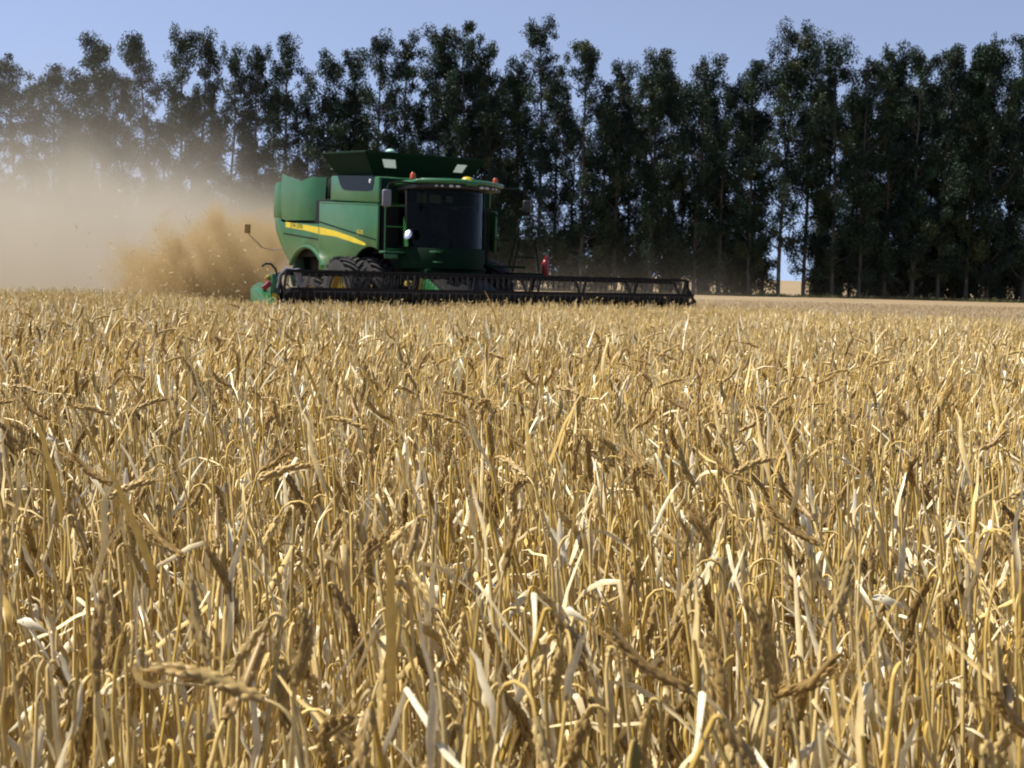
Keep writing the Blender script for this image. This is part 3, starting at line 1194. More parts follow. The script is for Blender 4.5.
for s in (-1,):
    mb.bar((-2.5, s * (SY - 0.06), 3.31), (1.06, s * (SY - 0.06), 3.12), 0.2, 0.04)
mb.build('ledge', M_GREEN, side, bevel=0.008)

# ---- yellow stripe running over both panels, with its lettering
mb = MB()
for s in (-1,):
    y0, y1 = (-SY - 0.006, -SY + 0.002) if s < 0 else (SY - 0.002, SY + 0.006)
    mb.prism([(-4.98, 2.86), (-2.62, 2.665), (-2.62, 2.485), (-3.6, 2.60), (-4.98, 2.715)], y0, y1)
st1 = mb.build('stripe', M_YELLOW, hood)
mb = MB()
for s in (-1,):
    y0, y1 = (-SY - 0.041, -SY - 0.033) if s < 0 else (SY + 0.033, SY + 0.041)
    mb.prism([(-2.48, 2.66), (-1.5, 2.55), (-0.4, 2.38), (0.30, 2.235), (0.44, 2.18), (0.36, 2.15), (-0.3, 2.235), (-1.4, 2.395), (-2.48, 2.475)], y0, y1)
st2 = mb.build('stripe', M_YELLOW, side)
text_part('lettering', 'JOHN DEERE', 0.155, (-4.62, -SY - 0.008, 2.765), (R(90), R(4.5), 0), M_TEXT, hood, width=1.05)
text_part('model_number', 'S670', 0.20, (-0.12, -SY - 0.037, 2.475), (R(90), R(4), 0), M_YELLOW, side, width=0.95)

# ---- grain tank with its navy side window, flared tank extensions on top
mb = MB()
mb.prism([(-2.05, 3.34), (0.92, 3.16), (0.92, 3.80), (-2.0, 3.97)], -SY + 0.06, SY - 0.06)
tank = mb.build('grain_tank', M_GREEN, comb, bevel=0.05)
mb = MB()
pan = [(-1.55, 3.955), (0.66, 3.825)] + [(0.66 - 0.03 * i, v) for i, v in enumerate((3.70, 3.62, 3.55, 3.51, 3.485))] + [(0.3, 3.475), (-0.8, 3.54), (-1.12, 3.57), (-1.27, 3.63), (-1.40, 3.74)]
for s in (-1,):
    y0 = s * (SY - 0.052)
    y1 = s * (SY - 0.075)
    mb.prism(pan, min(y0, y1), max(y0, y1))
mb.build('tank_window', M_NAVY, tank)
mb = MB()
mb.lathe([(0.0, -0.008), (0.045, -0.006), (0.05, 0)], (0.42, -SY + 0.05, 3.71), 'y', 12)
mb.build('round_badge', M_LENS, tank)

b4 = [(-1.95, -1.25, 3.93), (0.10, -1.25, 3.83), (0.10, 1.25, 3.83), (-1.95, 1.25, 3.93)]
t4 = [(-2.35, -1.66, 4.56), (0.36, -1.66, 4.43), (0.36, 1.66, 4.43), (-2.35, 1.66, 4.56)]


def lerp3(a, b, t):
    return tuple(a[i] + (b[i] - a[i]) * t for i in range(3))


def ext_panel(i, j, holes=()):
    """One flared wall; a wall with windows is split into strips round its openings."""
    mb = MB()
    A, B, C_, D = b4[i], b4[j], t4[j], t4[i]

    def P(u, v):
        return lerp3(lerp3(A, B, u), lerp3(D, C_, u), v)
    if not holes:
        mb.grid([[P(u / 6, v / 3) for u in range(7)] for v in range(4)])
        return mb, P
    us = sorted({0, 1, *[h[0] for h in holes], *[h[1] for h in holes]})
    vs = sorted({0, 1, *[h[2] for h in holes], *[h[3] for h in holes]})
    for a in range(len(us) - 1):
        for b in range(len(vs) - 1):
            uc, vc = (us[a] + us[a + 1]) / 2, (vs[b] + vs[b + 1]) / 2
            if any(h[0] < uc < h[1] and h[2] < vc < h[3] for h in holes):
                continue
            mb.grid([[P(us[a], vs[b]), P(us[a + 1], vs[b])], [P(us[a], vs[b + 1]), P(us[a + 1], vs[b + 1])]])
    return mb, P


HOLES = [(0.115, 0.235, 0.42, 0.76), (0.785, 0.885, 0.42, 0.76)]
for k, (i, j) in enumerate(((0, 1), (1, 2), (2, 3), (3, 0))):
    mb, P = ext_panel(i, j, HOLES if k == 1 else ())
    pan = mb.build('tank_extension', M_GREEN_SHADED, comb, solid=0.03)
    if k == 1:
        for h in HOLES:
            wb = MB()
            off = Vector((-0.012, 0, 0.0))
            wb.grid([[Vector(P(h[0], h[2])) + off, Vector(P(h[1], h[2])) + off], [Vector(P(h[0], h[3])) + off, Vector(P(h[1], h[3])) + off]])
            wb.build('window', M_FILM, pan, solid=0.006)
mb = MB()
mb.tube([t4[0], t4[1], t4[2], t4[3], t4[0]], 0.022, 6, caps=False)
mb.build('tank_rim', M_GREEN_SHADED, comb)
mb = MB()
mb.ellipsoid((-0.7, -0.5, 4.56), (0.16, 0.12, 0.08))
mb.tube([(-0.7, -0.5, 3.6), (-0.7, -0.5, 4.52)], 0.09, 10)
mb.build('filling_auger_cap', simple_mat('pale_green_plastic', (0.30, 0.55, 0.42), 0.3), comb)

# ---- unloading auger folded back along the machine's left side
mb = MB()
mb.tube([(0.55, 1.35, 3.55), (0.25, 1.82, 3.72), (-0.2, 1.88, 3.72), (-5.6, 1.86, 3.55)], 0.19, 14)
mb.tube([(-5.55, 1.86, 3.55), (-5.9, 1.86, 3.35)], 0.2, 14)
mb.build('unloading_auger', M_GREEN_SHADED, comb)

# ---- cab
mb = MB()
front = [(2.30 - 0.80 * (abs(i) / 4) ** 2.2, i * 0.2675) for i in range(-4, 5)]
plan = [(0.80, -1.05)] + [(x, y) for x, y in front] + [(0.80, 1.05)]
mb.prism([(x, y) for x, y in plan], 1.62, 2.12, 'z')
mb.prism([(0.9, -0.8), (2.0, -0.8), (2.0, 0.8), (0.9, 0.8)], 1.45, 1.615, 'z')
cab = mb.build('cab', M_GREEN_SHADED, comb, bevel=0.03)
for y in (-1.06, 1.06):
    mb = MB()
    mb.bar((1.48, y, 2.10), (1.44, y, 3.52), 0.07, 0.09)
    mb.build('pillar', M_BLACK, cab, bevel=0.01)
for y in (-1.03, 1.03):
    mb = MB()
    mb.bar((0.84, y, 2.10), (0.84, y, 3.52), 0.09, 0.11)
    mb.bar((0.84, y, 2.14), (1.46, y, 2.14), 0.05, 0.07)
    mb.bar((0.84, y, 3.47), (1.46, y, 3.47), 0.05, 0.07)
    mb.build('door_frame', M_BLACK, cab, bevel=0.01)
mb = MB()
gl = [(x + 0.0, y * 0.985) for x, y in front]
mb.grid([[(x, y, 2.12 + 1.36 * t) for x, y in gl] for t in (0, .2, .4, .6, .8, 1)])
mb.build('windscreen', M_GLASS, cab)
for y in (-1.04, 1.04):
    mb = MB()
    mb.grid([[(0.9, y, 2.16), (1.42, y, 2.16)], [(0.9, y, 3.45), (1.42, y, 3.45)]])
    mb.build('side_window', M_GLASS, cab)
mb = MB()       # rear wall of the cab with two small windows showing tan
mb.box((0.82, 0, 2.55), (0.05, 1.84, 0.85))
mb.box((0.82, 0, 3.45), (0.05, 1.84, 0.12))
for y in (-0.86, 0, 0.86):
    mb.box((0.82, y, 3.18), (0.05, 0.16 if y else 0.4, 0.41))
mb.build('rear_wall', M_PLASTIC, cab)
mb = MB()       # seat, armrest and steering column inside
mb.box((1.25, 0, 2.42), (0.5, 0.52, 0.14))
mb.box((1.02, 0, 2.82), (0.14, 0.5, 0.75))
mb.box((1.0, 0, 3.26), (0.10, 0.28, 0.18))
mb.box((1.3, -0.36, 2.62), (0.5, 0.12, 0.08))
mb.box((1.22, 0, 2.24), (0.3, 0.3, 0.22))
mb.build('seat', M_PLASTIC, cab, bevel=0.03)
for y_, w_, h_ in ((-0.72, 0.24, 0.24), (-0.36, 0.30, 0.20), (0.02, 0.18, 0.17)):  # three pale panels inside, near the top of the windscreen
    mb = MB()
    mb.box((1.55, y_, 3.30), (0.03, w_, h_))
    mb.build('pale_panel', M_PALE_PANEL, cab, bevel=0.01)
mb = MB()
mb.tube([(1.95, 0, 2.12), (1.78, 0, 2.72)], 0.05, 8)
ring = [(1.76 + 0.06 * math.sin(a), 0.2 * math.cos(a), 2.76 + 0.19 * math.sin(a) * 0.6) for a in [2 * math.pi * k / 20 for k in range(21)]]
mb.tube(ring, 0.016, 6, caps=False)
mb.box((1.72, -0.48, 2.85), (0.05, 0.26, 0.2))
mb.build('steering_wheel', M_BLACK, cab)
mb = MB()       # bright trim strip at the right foot of the door glass
mb.prism([(1.42, 2.14), (1.66, 2.14), (1.52, 2.66), (1.38, 2.85)], -1.12, -1.10)
mb.build('corner_trim', M_GREEN, cab)
mb = MB()
mb.box((2.20, -0.66, 2.02), (0.18, 0.26, 0.05), Matrix.Rotation(R(28), 3, 'Z'))
mb.build('front_step', M_GREEN, cab, bevel=0.01)
mb = MB()
mb.box((2.24, -0.62, 1.78), (0.14, 0.22, 0.03), Matrix.Rotation(R(28), 3, 'Z'))
mb.build('front_step', M_GREEN, cab, bevel=0.01)

# roof: green shell over a dark visor
def roof_plan(grow):
    out = []
    for i in range(-6, 7):
        y = i / 6
        out.append((2.62 - 0.50 * abs(y) ** 2.4 + grow, y * (1.17 + grow)))
    return [(0.55, -(1.12 + grow))] + out + [(0.55, 1.12 + grow)]


mb = MB()
mb.prism(roof_plan(-0.03), 3.50, 3.60, 'z')
visor = mb.build('roof', M_PLASTIC, cab, bevel=0.02)
mb = MB()
mb.prism(roof_plan(0.03), 3.602, 3.70, 'z')
mb.prism([(x * 0.95 + 0.05, y * 0.86) for x, y in roof_plan(0)], 3.66, 3.735, 'z')
mb.build('roof_shell', M_GREEN, cab, bevel=0.035, seg=3)
for y in (-0.78, -0.66, -0.46, -0.30, 0.34, 0.50, 0.72, 0.86):
    x = 2.62 - 0.50 * (abs(y) / 1.15) ** 2.4 - 0.005
    mb = MB()
    big = abs(y) < 0.6
    mb.ellipsoid((x - 0.02, y, 3.552), (0.03, 0.065 if big else 0.035, 0.034 if big else 0.026), seg=12, rings=8)
    mb.build('work_light', M_LENS, visor)
for y in (-1.12, 1.12):
    mb = MB()
    mb.tube([(1.85, y, 3.66), (1.85, y, 3.72)], 0.045, 12)
    bk = mb.build('beacon', M_BLACK, cab)
    mb = MB()
    mb.lathe([(0.0, 0.15), (0.04, 0.14), (0.065, 0.105), (0.07, 0.0), (0.0, 0.0)], (1.85, y, 3.72), 'z', 16)
    mb.build('lens', M_ORANGE, bk)
mb = MB()
mb.lathe([(0.0, 0.15), (0.07, 0.14), (0.125, 0.10), (0.15, 0.03), (0.14, 0.0), (0.0, 0.0)], (2.40, 0.03, 3.655), 'z', 20)
mb.build('receiver_dome', M_YELLOW, cab)
mb = MB()
mb.box((2.58, 0.03, 3.62), (0.16, 0.34, 0.10))
mb.build('receiver_bracket', M_GREEN, cab, bevel=0.03)

# mirrors on bent arms from the roof
for s in (-1, 1):
    mb = MB()
    mb.tube([(2.05, s * 1.10, 3.60), (2.12, s * 1.55, 3.61), (2.10, s * 1.84, 3.56), (2.08, s * 1.90, 3.42)], 0.022, 8)
    arm = mb.build('mirror_arm', M_BLACK, cab)
    mb = MB()
    mb.box((2.08, s * 1.90, 3.22), (0.10, 0.22, 0.40 if s < 0 else 0.28))
    hd_ = mb.build('mirror', M_GREY if s < 0 else M_PLASTIC, arm, bevel=0.045, seg=3)
# small convex mirror that catches the sun at the cab's right corner
mb = MB()
mb.ellipsoid((1.75, -1.17, 2.42), (0.022, 0.10, 0.14), Vector((0.50, -0.62, 0.55)).to_track_quat('X', 'Z').to_matrix(), seg=32, rings=24)
mb.build('convex_mirror', M_CHROME, cab)

# ---- right-hand service platform rails in front of the side panel
mb = MB()
for z in (3.10, 2.60, 2.07):
    mb.tube([(1.30, -1.56, z), (1.30, -1.02, z)], 0.018, 6)
for y in (-1.56, -1.02):
    mb.tube([(1.30, y, 2.03), (1.30, y, 3.10)], 0.018, 6)
mb.build('service_rail', M_GREEN, comb)
mb = MB()
mb.box((1.25, -1.30, 2.00), (0.34, 0.62, 0.05))
mb.box((1.36, -1.42, 1.90), (0.03, 0.36, 0.12))
mb.build('service_step', M_GREEN, comb, bevel=0.01)
mb = MB()
mb.prism([(-1.5, 2.06), (-1.5, 3.12), (1.5, 3.12), (1.5, 2.06)], 0.93, 0.97, 'x')
mb.build('front_bulkhead', M_BLACK, comb)
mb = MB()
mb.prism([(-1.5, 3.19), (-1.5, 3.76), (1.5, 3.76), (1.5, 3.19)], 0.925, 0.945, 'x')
mb.build('tank_front_shade', M_GREEN_SHADED, comb, bevel=0.005)  # sheet added over the tank front, with its shade painted in

# ---- left-hand platform, railing and swung-out ladder
mb = MB()
mb.box((1.30, 1.55, 1.72), (0.95, 1.10, 0.06))
mb.box((1.20, 2.40, 1.56), (0.5, 0.9, 0.05))
plat = mb.build('access_platform', M_GREEN_SHADED, comb, bevel=0.01)
mb = MB()
for a, b in (((1.2, 1.15, 3.0), (1.2, 2.28, 3.0)), ((1.2, 1.15, 2.4), (1.2, 1.95, 2.4)), ((1.2, 1.95, 1.74), (1.2, 2.28, 3.0)), ((1.2, 1.3, 1.74), (1.2, 1.3, 3.0)),
             ((1.2, 2.22, 2.42), (1.2, 2.72, 2.42)), ((1.2, 2.25, 2.42), (1.2, 2.06, 1.60)), ((1.2, 2.72, 2.42), (1.2, 2.86, 1.55)), ((1.2, 2.10, 1.98), (1.2, 2.80, 1.98))):
    mb.tube([a, b], 0.019, 6)
mb.build('handrail', M_GREEN_SHADED, plat)
mb = MB()
mb.box((1.1, 2.98, 1.46), (0.3, 0.34, 0.05))
mb.tube([(1.1, 2.8, 1.5), (1.1, 2.7, 1.0), (1.1, 2.7, 0.6)], 0.025, 6)
mb.tube([(1.4, 2.8, 1.5), (1.4, 2.7, 1.0), (1.4, 2.7, 0.6)], 0.025, 6)
for z in (0.65, 0.95, 1.25):
    mb.box((1.25, 2.71, z), (0.3, 0.12, 0.03))
mb.build('ladder', M_BLACK, plat)

# ---- wheels
def wheel(x, y, r, wdt, lugs, out):
    root = empty('wheel', (x, y, r))
    root.parent = comb
    mb = MB()
    rr = r * 0.52
    hw = wdt / 2
    prof = [(rr, -hw * .72), (rr + .03, -hw * .86), (r * .80, -hw * 1.0), (r * .91, -hw * .93), (r * .945, -hw * .6), (r * .952, 0), (r * .945, hw * .6), (r * .91, hw * .93), (r * .80, hw * 1.0), (rr + .03, hw * .86), (rr, hw * .72)]
    mb.lathe(prof, (0, 0, 0), 'y', 48, closed=True)
    for k in range(lugs):
        for s in (-1, 1):
            a0 = 2 * math.pi * (k + (0.5 if s > 0 else 0)) / lugs
            pts = []
            for t in range(5):
                f = t / 4
                yy = s * hw * (0.04 + 0.93 * f)
                a = a0 + f ** 0.9 * 0.30
                rad = r * (0.975 - 0.03 * f ** 3)
                pts.append((rad * math.cos(a), yy, rad * math.sin(a)))
            for t in range(4):
                p, q = Vector(pts[t]), Vector(pts[t + 1])
                c = (p + q) / 2
                d = (q - p).normalized()
                up = Vector((c.x, 0, c.z)).normalized()
                sd = up.cross(d).normalized()
                up = d.cross(sd)
                m = Matrix((d, sd, up)).transposed()
                mb.box(c, ((q - p).length * 1.12, 0.075, r * 0.062), m)
    mb.build('tyre', M_RUBBER, root, smooth=True)
    mb = MB()
    prof = [(rr + .012, -hw * .74), (rr - .02, -hw * .70), (rr - .05, -hw * .3), (rr - .05, hw * .3), (rr - .02, hw * .70), (rr + .012, hw * .74)]
    mb.lathe(prof, (0, 0, 0), 'y', 36)
    o = out * hw * 0.25
    mb.lathe([(rr - .045, o), (rr * .6, o + out * .05), (rr * .32, o - out * .02), (rr * .30, o + out * .08), (0, o + out * .08)], (0, 0, 0), 'y', 30)
    for k in range(10):
        a = 2 * math.pi * k / 10
        mb.box((rr * .45 * math.cos(a), o + out * .05, rr * .45 * math.sin(a)), (.04, .04, .04))
    mb.build('rim', M_YELLOW_SHADED, root)


for s in (-1, 1):
    wheel(0.10, s * 1.30, 0.94, 0.56, 26, s)
    wheel(0.10, s * 2.02, 0.94, 0.56, 26, s)
    wheel(-3.70, s * 1.22, 0.72, 0.5, 18, s)
mb = MB()
mb.tube([(0.10, -2.1, 0.94), (0.10, 2.1, 0.94)], 0.16, 14)
mb.tube([(-3.70, -1.3, 0.72), (-3.70, 1.3, 0.72)], 0.11, 12)
mb.box((0.1, 0, 1.1), (0.6, 1.4, 0.5))
mb.build('axle', M_GREEN_SHADED, comb)

# ---- warning lamp on a long arm from the rear right corner
def rear_pt(x, y, z):
    return (x, y, z)


mb = MB()
mb.tube([(-5.45, -1.40, 2.12), (-5.7, -1.75, 2.08), (-5.8, -2.0, 2.14), (-5.9, -2.38, 2.52)], 0.015, 6)
lamp_arm = mb.build('warning_arm', M_STEEL, comb)
mb = MB()
mb.box((-5.9, -2.41, 2.66), (0.07, 0.19, 0.26))
mb.build('warning_board', simple_mat('dusty_amber_board', (0.45, 0.27, 0.10), 0.5, dust=0.4), lamp_arm, bevel=0.02)

# ---- straw chopper at the tail
mb = MB()
mb.prism([(-4.6, 1.3), (-5.55, 1.05), (-5.75, 1.35), (-5.2, 2.05), (-4.7, 1.9)], -1.2, 1.2)
mb.build('straw_chopper', M_GREEN_SHADED, comb, bevel=0.03)

# ---- feeder house
mb = MB()
mb.prism([(0.9, 1.62), (0.9, 0.95), (3.15, 0.32), (3.15, 1.02), (2.1, 1.42)], -0.72, 0.72)
fh = mb.build('feeder_house', M_BLACK, comb, bevel=0.03)
mb = MB()
mb.prism([(1.75, 1.10), (1.82, 1.34), (2.05, 1.38), (2.62, 1.12), (2.62, 1.0)], -0.80, -0.73)
sh = mb.build('side_shield', M_GREEN, fh, bevel=0.02)
mb = MB()
mb.prism([(1.60, 1.12), (1.70, 1.12), (1.82, 1.42), (1.70, 1.40)], -0.80, -0.73)
mb.build('shield_edge', M_YELLOW_SHADED, fh)
mb = MB()       # gear box with yellow guard beside the feeder, and hoses
mb.lathe([(0.0, -0.05), (0.06, -0.04), (0.07, 0.0), (0.07, 0.1), (0, 0.1)], (1.9, -1.25, 1.26), 'y', 14)
mb.build('drive_guard', M_YELLOW_SHADED, comb)

# ---- header: back frame, table auger, reel, end shields
HW = 5.32
hdr = empty('header', (0, 0, 0))
hdr.parent = comb
mb = MB()
mb.box((3.12, 0, 0.62), (0.16, 2 * HW, 0.66))
mb.box((3.16, 0, 0.97), (0.20, 2 * HW, 0.09))
mb.box((3.70, 0, 0.235), (1.25, 2 * HW, 0.05))
mb.box((4.32, 0, 0.225), (0.12, 2 * HW, 0.03))
mb.build('back_frame', M_BLACK, hdr, bevel=0.01)
mb = MB()
mb.tube([(3.55, -HW + .06, 0.58), (3.55, HW - .06, 0.58)], 0.2, 16)
for s in (-1, 1):
    pts = []
    for k in range(160):
        t = k / 159
        a = t * 2 * math.pi * 9
        pts.append((3.55 + 0.29 * math.cos(a * s), s * (HW - 0.1 - 4.4 * t), 0.58 + 0.29 * math.sin(a * s)))
    mb.tube(pts, 0.03, 4)
mb.build('table_auger', M_BLACK, hdr)
RX, RZ, RR = 4.12, 1.06, 0.46
mb = MB()
mb.tube([(RX, -HW + .12, RZ - 0.06), (RX, HW - .12, RZ - 0.06)], 0.13, 14)
reel_axis = mb.build('reel_tube', M_BLACK, hdr)
bats = []
for k in range(6):
    a = R(68 + 60 * k)
    bats.append((RX + RR * math.cos(a), RZ + RR * math.sin(a)))
for k, (bx, bz) in enumerate(bats):
    mb = MB()
    mb.tube([(bx, -HW + .12, bz), (bx, HW - .12, bz)], 0.027, 8)
    mb.box((bx, 0, bz + 0.02), (0.018, 2 * HW - .3, 0.035))
    bt = mb.build('reel_bat', M_BLACK, hdr)
    mb = MB()
    yy = -HW + 0.2
    while yy < HW - 0.2:
        mb.bar((bx, yy, bz), (bx - 0.05, yy, bz - 0.24), 0.012, 0.012)
        yy += 0.15
    tn = mb.build('reel_tines', M_PLASTIC, hdr, smooth=False)
for j in range(8):
    yy = -HW + 0.14 + (2 * HW - 0.28) * j / 7
    mb = MB()
    for (bx, bz) in bats:
        mb.bar((RX, yy, RZ - 0.06), (bx, yy, bz), 0.03, 0.075)
    mb.build('reel_spider', M_BLACK, hdr)
# right-hand (near) end
mb = MB()
mb.prism([(2.9, 0.25), (2.9, 1.16), (3.35, 1.24), (3.9, 1.02), (4.5, 0.66), (5.35, 0.26), (5.3, 0.16)], -HW - 0.10, -HW - 0.02)
e1 = mb.build('end_shield', M_GREEN, hdr, bevel=0.02)
mb = MB()
mb.prism([(3.6, 0.3), (3.5, 1.12), (3.9, 1.10), (4.5, 0.82), (5.5, 0.22), (5.5, 0.15)], -HW - 0.36, -HW - 0.12)
mb.build('crop_divider', M_GREEN, hdr, bevel=0.05)
mb = MB()
mb.bar((3.95, -HW - 0.02, 0.55), (3.95, -HW - 0.02, 1.42), 0.10, 0.16)
mb.build('reel_arm', M_GREEN, hdr, bevel=0.01)
mb = MB()
mb.bar((4.04, -HW - 0.02, 0.62), (4.04, -HW - 0.02, 1.02), 0.11, 0.02)
mb.build('yellow_decal', M_YELLOW, hdr)
mb = MB()
mb.tube([(3.9, -HW + .10, 1.0), (3.9, -HW + .16, 1.40), (4.0, -HW + .24, 1.52), (4.05, -HW + .42, 1.50), (4.1, -HW + .5, 1.2)], 0.045, 8)
mb.box((4.12, -HW + 0.46, 1.36), (0.16, 0.10, 0.36), Matrix.Rotation(R(12), 3, 'X'))
mb.tube([(3.9, -HW + .3, 0.8), (4.1, -HW + .6, 1.35)], 0.03, 8)
mb.build('tilt_bracket', M_GREY, hdr)
mb = MB()
loop = [(3.7, -HW + 0.12, 1.15), (3.7, -HW + 0.17, 1.36), (3.7, -HW + 0.13, 1.52), (3.7, -HW + 0.03, 1.62), (3.7, -HW - 0.09, 1.63), (3.7, -HW - 0.17, 1.57)]
mb.tube(loop, 0.025, 8)
mb.tube([(3.8, -HW - 0.02, 1.1), (3.9, -HW + 0.12, 1.3), (4.0, -HW + 0.2, 1.0), (4.1, -HW + 0.1, 0.75)], 0.02, 6)
mb.tube([(3.8, -HW + 0.02, 1.0), (4.0, -HW + 0.28, 1.22), (4.1, -HW + 0.4, 0.9), (4.1, -HW + 0.34, 0.7)], 0.018, 6)
mb.build('hydraulic_hose', M_RUBBER, hdr)
mb = MB()
mb.bar((3.95, -HW - 0.24, 1.10), (3.95, -HW - 0.08, 1.24), 0.08, 0.11)
mb.build('red_reflector', M_RED, hdr, bevel=0.02)
mb = MB()
mb.ellipsoid((3.9, -HW - 0.10, 1.34), (0.05, 0.06, 0.06))
mb.build('hydraulic_cap', M_YELLOW_SHADED, hdr)
# left-hand (far) end
mb = MB()
mb.prism([(2.9, 0.25), (2.9, 1.02), (3.4, 1.02), (3.9, 0.9), (4.5, 0.62), (5.35, 0.26), (5.3, 0.16)], HW + 0.02, HW + 0.10)
mb.build('end_shield', M_BLACK, hdr, bevel=0.02)
mb = MB()
mb.bar((4.12, HW + 0.03, 0.6), (4.12, HW + 0.03, 1.50), 0.06, 0.10)
mb.bar((4.12, HW - 0.05, 1.46), (4.12, HW + 0.28, 0.95), 0.06, 0.06)
mb.bar((4.12, HW + 0.02, 0.85), (4.12, HW + 0.30, 1.0), 0.06, 0.07)
mb.bar((4.12, HW + 0.28, 0.98), (4.12, HW + 0.28, 0.3), 0.07, 0.07)
mb.build('reel_arm', M_BLACK, hdr, bevel=0.01)
mb = MB()
mb.prism([(4.6, 0.86), (5.15, 0.86), (5.05, 0.98)], -9, -8.99) if False else mb.prism([(HW - 0.72, 0.93), (HW - 0.30, 0.93), (HW - 0.22, 1.10), (HW - 0.34, 1.09)], 3.30, 3.36, 'x')
mb.build('inner_shield', M_GREEN, hdr)
mb = MB()
mb.box((3.40, HW - 0.27, 1.0), (0.06, 0.10, 0.14), Matrix.Rotation(R(20), 3, 'X'))
mb.build('red_reflector', M_RED, hdr, bevel=0.02)

# ---- red extinguisher hung on the outer end of the ladder platform: a thing of its own
def local_to_world(p):
    return Vector((CX + p[0] * HX + p[1] * LX, CY + p[0] * HY + p[1] * LY, p[2]))


fe = empty('fire_extinguisher', local_to_world((1.2, 3.04, 1.47)), CTH - R(90))
tag(fe, 'small red fire extinguisher standing upright on the ladder end beside the cab', 'fire extinguisher')
mb = MB()
mb.lathe([(0, 0), (.085, 0.0), (.095, .02), (.095, .36), (.08, .42), (.04, .46), (.035, .5), (0, .5)], (0, 0, 0), 'z', 18)
mb.build('cylinder', M_RED, fe)
mb = MB()
mb.bar((-.03, 0, .52), (.14, 0, .57), 0.03, 0.025)
mb.bar((-.03, 0, .51), (.12, 0, .50), 0.03, 0.02)
mb.build('handle', M_RED, fe)
mb = MB()
mb.tube([(0, .02, .5), (0, .12, .5), (0, .14, .38), (0, .115, .15)], 0.012, 6)
mb.build('hose', M_RUBBER, fe)
# ================================================================== DUST
def dust_material(name, color, build_density, step, aniso=0.2):
    m, n, out = new_mat(name)
    v = N(n, 'ShaderNodeVolumePrincipled')
    v.inputs['Color'].default_value = (*color, 1)
    v.inputs['Anisotropy'].default_value = aniso
    geo = N(n, 'ShaderNodeTexCoord')
    sep = N(n, 'ShaderNodeSeparateXYZ')
    n.links.new(geo.outputs['Object'], sep.inputs[0])
    d = build_density(n, geo.outputs['Object'], sep.outputs)
    n.links.new(d, v.inputs['Density'])
    n.links.new(v.outputs[0], out.inputs['Volume'])
    m.cycles.volume_step_rate = step
    return m


def smooth(n, x, a, b):
    mr = N(n, 'ShaderNodeMapRange')
    mr.interpolation_type = 'SMOOTHSTEP'
    n.links.new(x, mr.inputs['Value'])
    mr.inputs['From Min'].default_value = a
    mr.inputs['From Max'].default_value = b
    return mr.outputs[0]


def noise(n, vec, scale, detail=3, rough=0.5, dist=0.0):
    t = N(n, 'ShaderNodeTexNoise', Scale=scale, Detail=detail, Roughness=rough, Distortion=dist)
    n.links.new(vec, t.inputs['Vector'])
    return t.outputs['Fac']


CLOUD = dict(x=(-80, 22), y=(40, 128), z=(0.0, 17))


def cloud_density(n, vec, s):
    X, Y, Z = s[0], s[1], s[2]
    # direction as seen by the wind: thick far to the left, thinning towards the combine
    u = math_node(n, 'DIVIDE', X, Y)                       # slope from the open field corner
    u = smooth(n, u, -0.03, -0.30)
    sz = math_node(n, 'MULTIPLY_ADD', u, 2.55, 1.5)
    nz1 = noise(n, vec, 0.10, 4, 0.55, 0.6)
    zz = math_node(n, 'ADD', Z, math_node(n, 'MULTIPLY_ADD', nz1, -9.0, 4.4))
    zz = math_node(n, 'MAXIMUM', zz, 0.0)
    f = math_node(n, 'DIVIDE', zz, sz)
    f = math_node(n, 'POWER', f, 1.8)
    f = math_node(n, 'EXPONENT', math_node(n, 'MULTIPLY', f, -1.0))
    D = math_node(n, 'MULTIPLY_ADD', math_node(n, 'POWER', u, 1.3), CLOUD_D, 0.002)
    f = math_node(n, 'MULTIPLY', f, D)
    nz2 = noise(n, vec, 0.22, 5, 0.6, 0.8)
    f = math_node(n, 'MULTIPLY', f, math_node(n, 'MAXIMUM', math_node(n, 'MULTIPLY_ADD', nz2, 5.5, -1.75), 0.04))
    for (ax, a, b) in ((Y, 40.5, 50), (Y, 127, 112), (X, -79, -60), (X, 21, 10), (Z, 16.8, 13)):
        f = math_node(n, 'MULTIPLY', f, smooth(n, ax, a, b))
    return f


CLOUD_D = 0.17
M_CLOUD = dust_material('airborne_dust', (0.60, 0.55, 0.455), cloud_density, 0.16)
mb = MB()
c = CLOUD
mb.box(((c['x'][0] + c['x'][1]) / 2, (c['y'][0] + c['y'][1]) / 2, (c['z'][0] + c['z'][1]) / 2 + 0.15), (c['x'][1] - c['x'][0], c['y'][1] - c['y'][0], c['z'][1] - c['z'][0]))
tag(mb.build('dust_cloud', M_CLOUD, None, smooth=False), 'broad pale dust cloud drifting left of the combine in front of the trees', 'dust', kind='stuff')

PC = (-9.7, 42.0, 1.1)
PR = (4.4, 4.4, 3.3)


def plume_density(n, vec, s):
    acc = None
    for k in range(3):
        q = math_node(n, 'DIVIDE', s[k], PR[k])
        q = math_node(n, 'MULTIPLY', q, q)
        acc = q if acc is None else math_node(n, 'ADD', acc, q)
    r = math_node(n, 'SQRT', acc)
    nz = noise(n, vec, 0.42, 6, 0.66, 0.8)
    g = math_node(n, 'ADD', r, math_node(n, 'MULTIPLY_ADD', nz, -2.8, 1.42))
    f = smooth(n, g, 0.78, 0.3)
    nz2 = noise(n, vec, 1.7, 4, 0.65, 0.2)
    f = math_node(n, 'MULTIPLY', f, math_node(n, 'MULTIPLY_ADD', nz2, 4.5, -1.6, clamp=True))
    f = math_node(n, 'MULTIPLY', f, smooth(n, r, 1.0, 0.85))
    return math_node(n, 'MULTIPLY', f, 2.2)


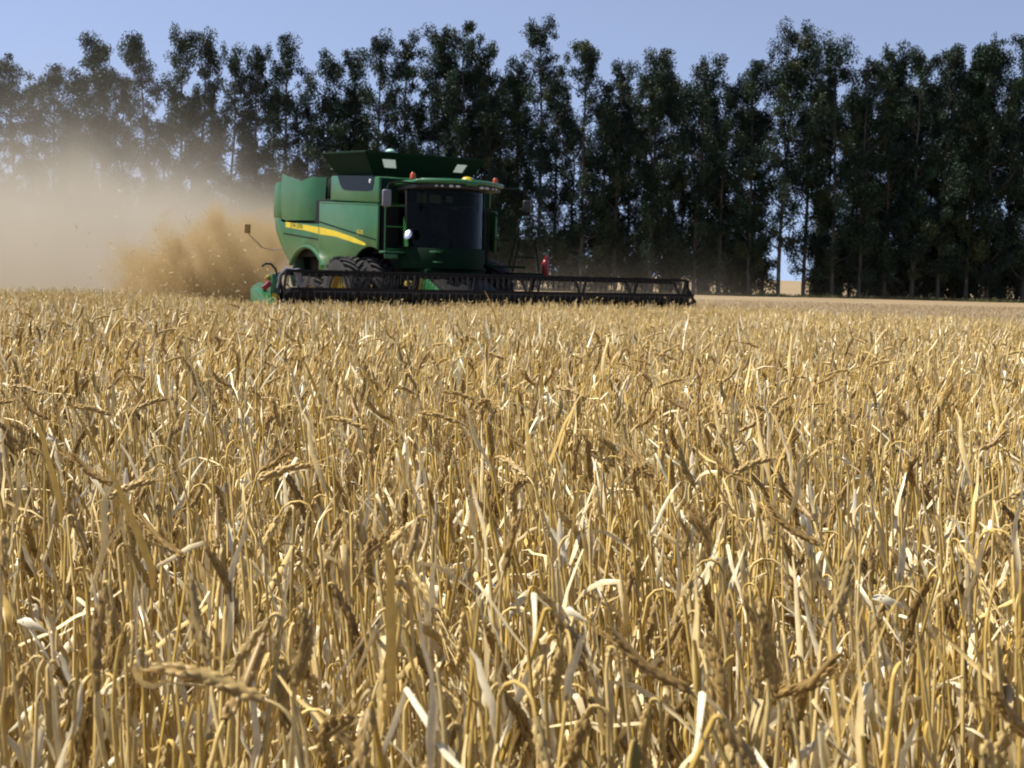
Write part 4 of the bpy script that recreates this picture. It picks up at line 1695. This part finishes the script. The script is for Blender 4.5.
M_PLUME = dust_material('chaff_dust', (0.55, 0.42, 0.225), plume_density, 0.25, 0.1)
mb = MB()
mb.ellipsoid((0, 0, 0), tuple(r * 1.02 for r in PR), seg=32, rings=16)
pl = mb.build('chaff_plume', M_PLUME, None)
pl.location = PC
tag(pl, 'dense golden brown plume of chaff blown out low behind the combine', 'dust', kind='stuff')

# bits of straw thrown up in the plume
rng = np.random.default_rng(5)
n = 4500
p = rng.normal(0, 0.32, (n, 3)) * np.array((3.9, 4.2, 2.6)) * np.array((1.1, 0.75, 0.8)) + np.array(PC) + np.array((0.3, -2.0, 0.2))
p = p[(p[:, 2] > 0.1) & (p[:, 1] > 38.2)]
n = len(p)
d = rng.normal(0, 1, (n, 3))
d /= np.linalg.norm(d, axis=1)[:, None]
s = np.cross(d, rng.normal(0, 1, (n, 3)))
s /= np.linalg.norm(s, axis=1)[:, None]
L = (0.010 + 0.09 * rng.random(n) ** 5)[:, None]
W = 0.007
V = np.stack([p - d * L - s * W, p - d * L + s * W, p + d * L + s * W, p + d * L - s * W], 1).reshape(-1, 3)
o = np_mesh('flying_straw', V, np.arange(n * 4).reshape(-1, 4), M_CROP, cols=np.repeat(np.array((0.72, 0.58, 0.34))[None] * rng.uniform(0.7, 1.1, (n, 1)), 4, axis=0))
tag(o, 'bits of chopped straw flying in the dust behind the combine', 'straw', kind='stuff')

# ================================================================== one green weed among the nearest stalks
M_WEED = simple_mat('weed_leaf', (0.13, 0.14, 0.055), 0.5, var=0.3, scale=30)
wd = empty('weed', (0.098, 1.03, 0.205))
tag(wd, 'small dull green weed with narrow leaves among the nearest barley stalks', 'weed')
mb = MB()
mb.tube([(0, 0, 0), (0.004, -0.004, 0.42), (-0.004, 0.0, 0.845)], [0.003, 0.0025, 0.0015], 6)
mb.build('stem', M_WEED, wd)
rw = random.Random(4)
for (zb, az, ln, dr) in ((0.84, -1.9, 0.10, -0.75), (0.83, -0.6, 0.09, -0.45), (0.84, -2.9, 0.08, 0.5), (0.80, 0.9, 0.08, 0.2), (0.76, -1.4, 0.11, -0.4), (0.84, -1.2, 0.07, 1.0)):
    mb = MB()
    rows = []
    for i in range(7):
        t = i / 6
        c = Vector((math.cos(az), math.sin(az), 0)) * (0.55 * ln * t * math.cos(dr * t)) + Vector((0, 0, zb + 0.75 * ln * t * math.sin(dr) * t))
        sd = Vector((-math.sin(az), math.cos(az), 0)) * (0.0065 * math.sin(math.pi * min(0.97, 0.12 + 0.86 * t)))
        rows.append([c - sd, c + Vector((0, 0, -0.003)), c + sd])
    mb.grid(rows)
    mb.build('leaf', M_WEED, wd)
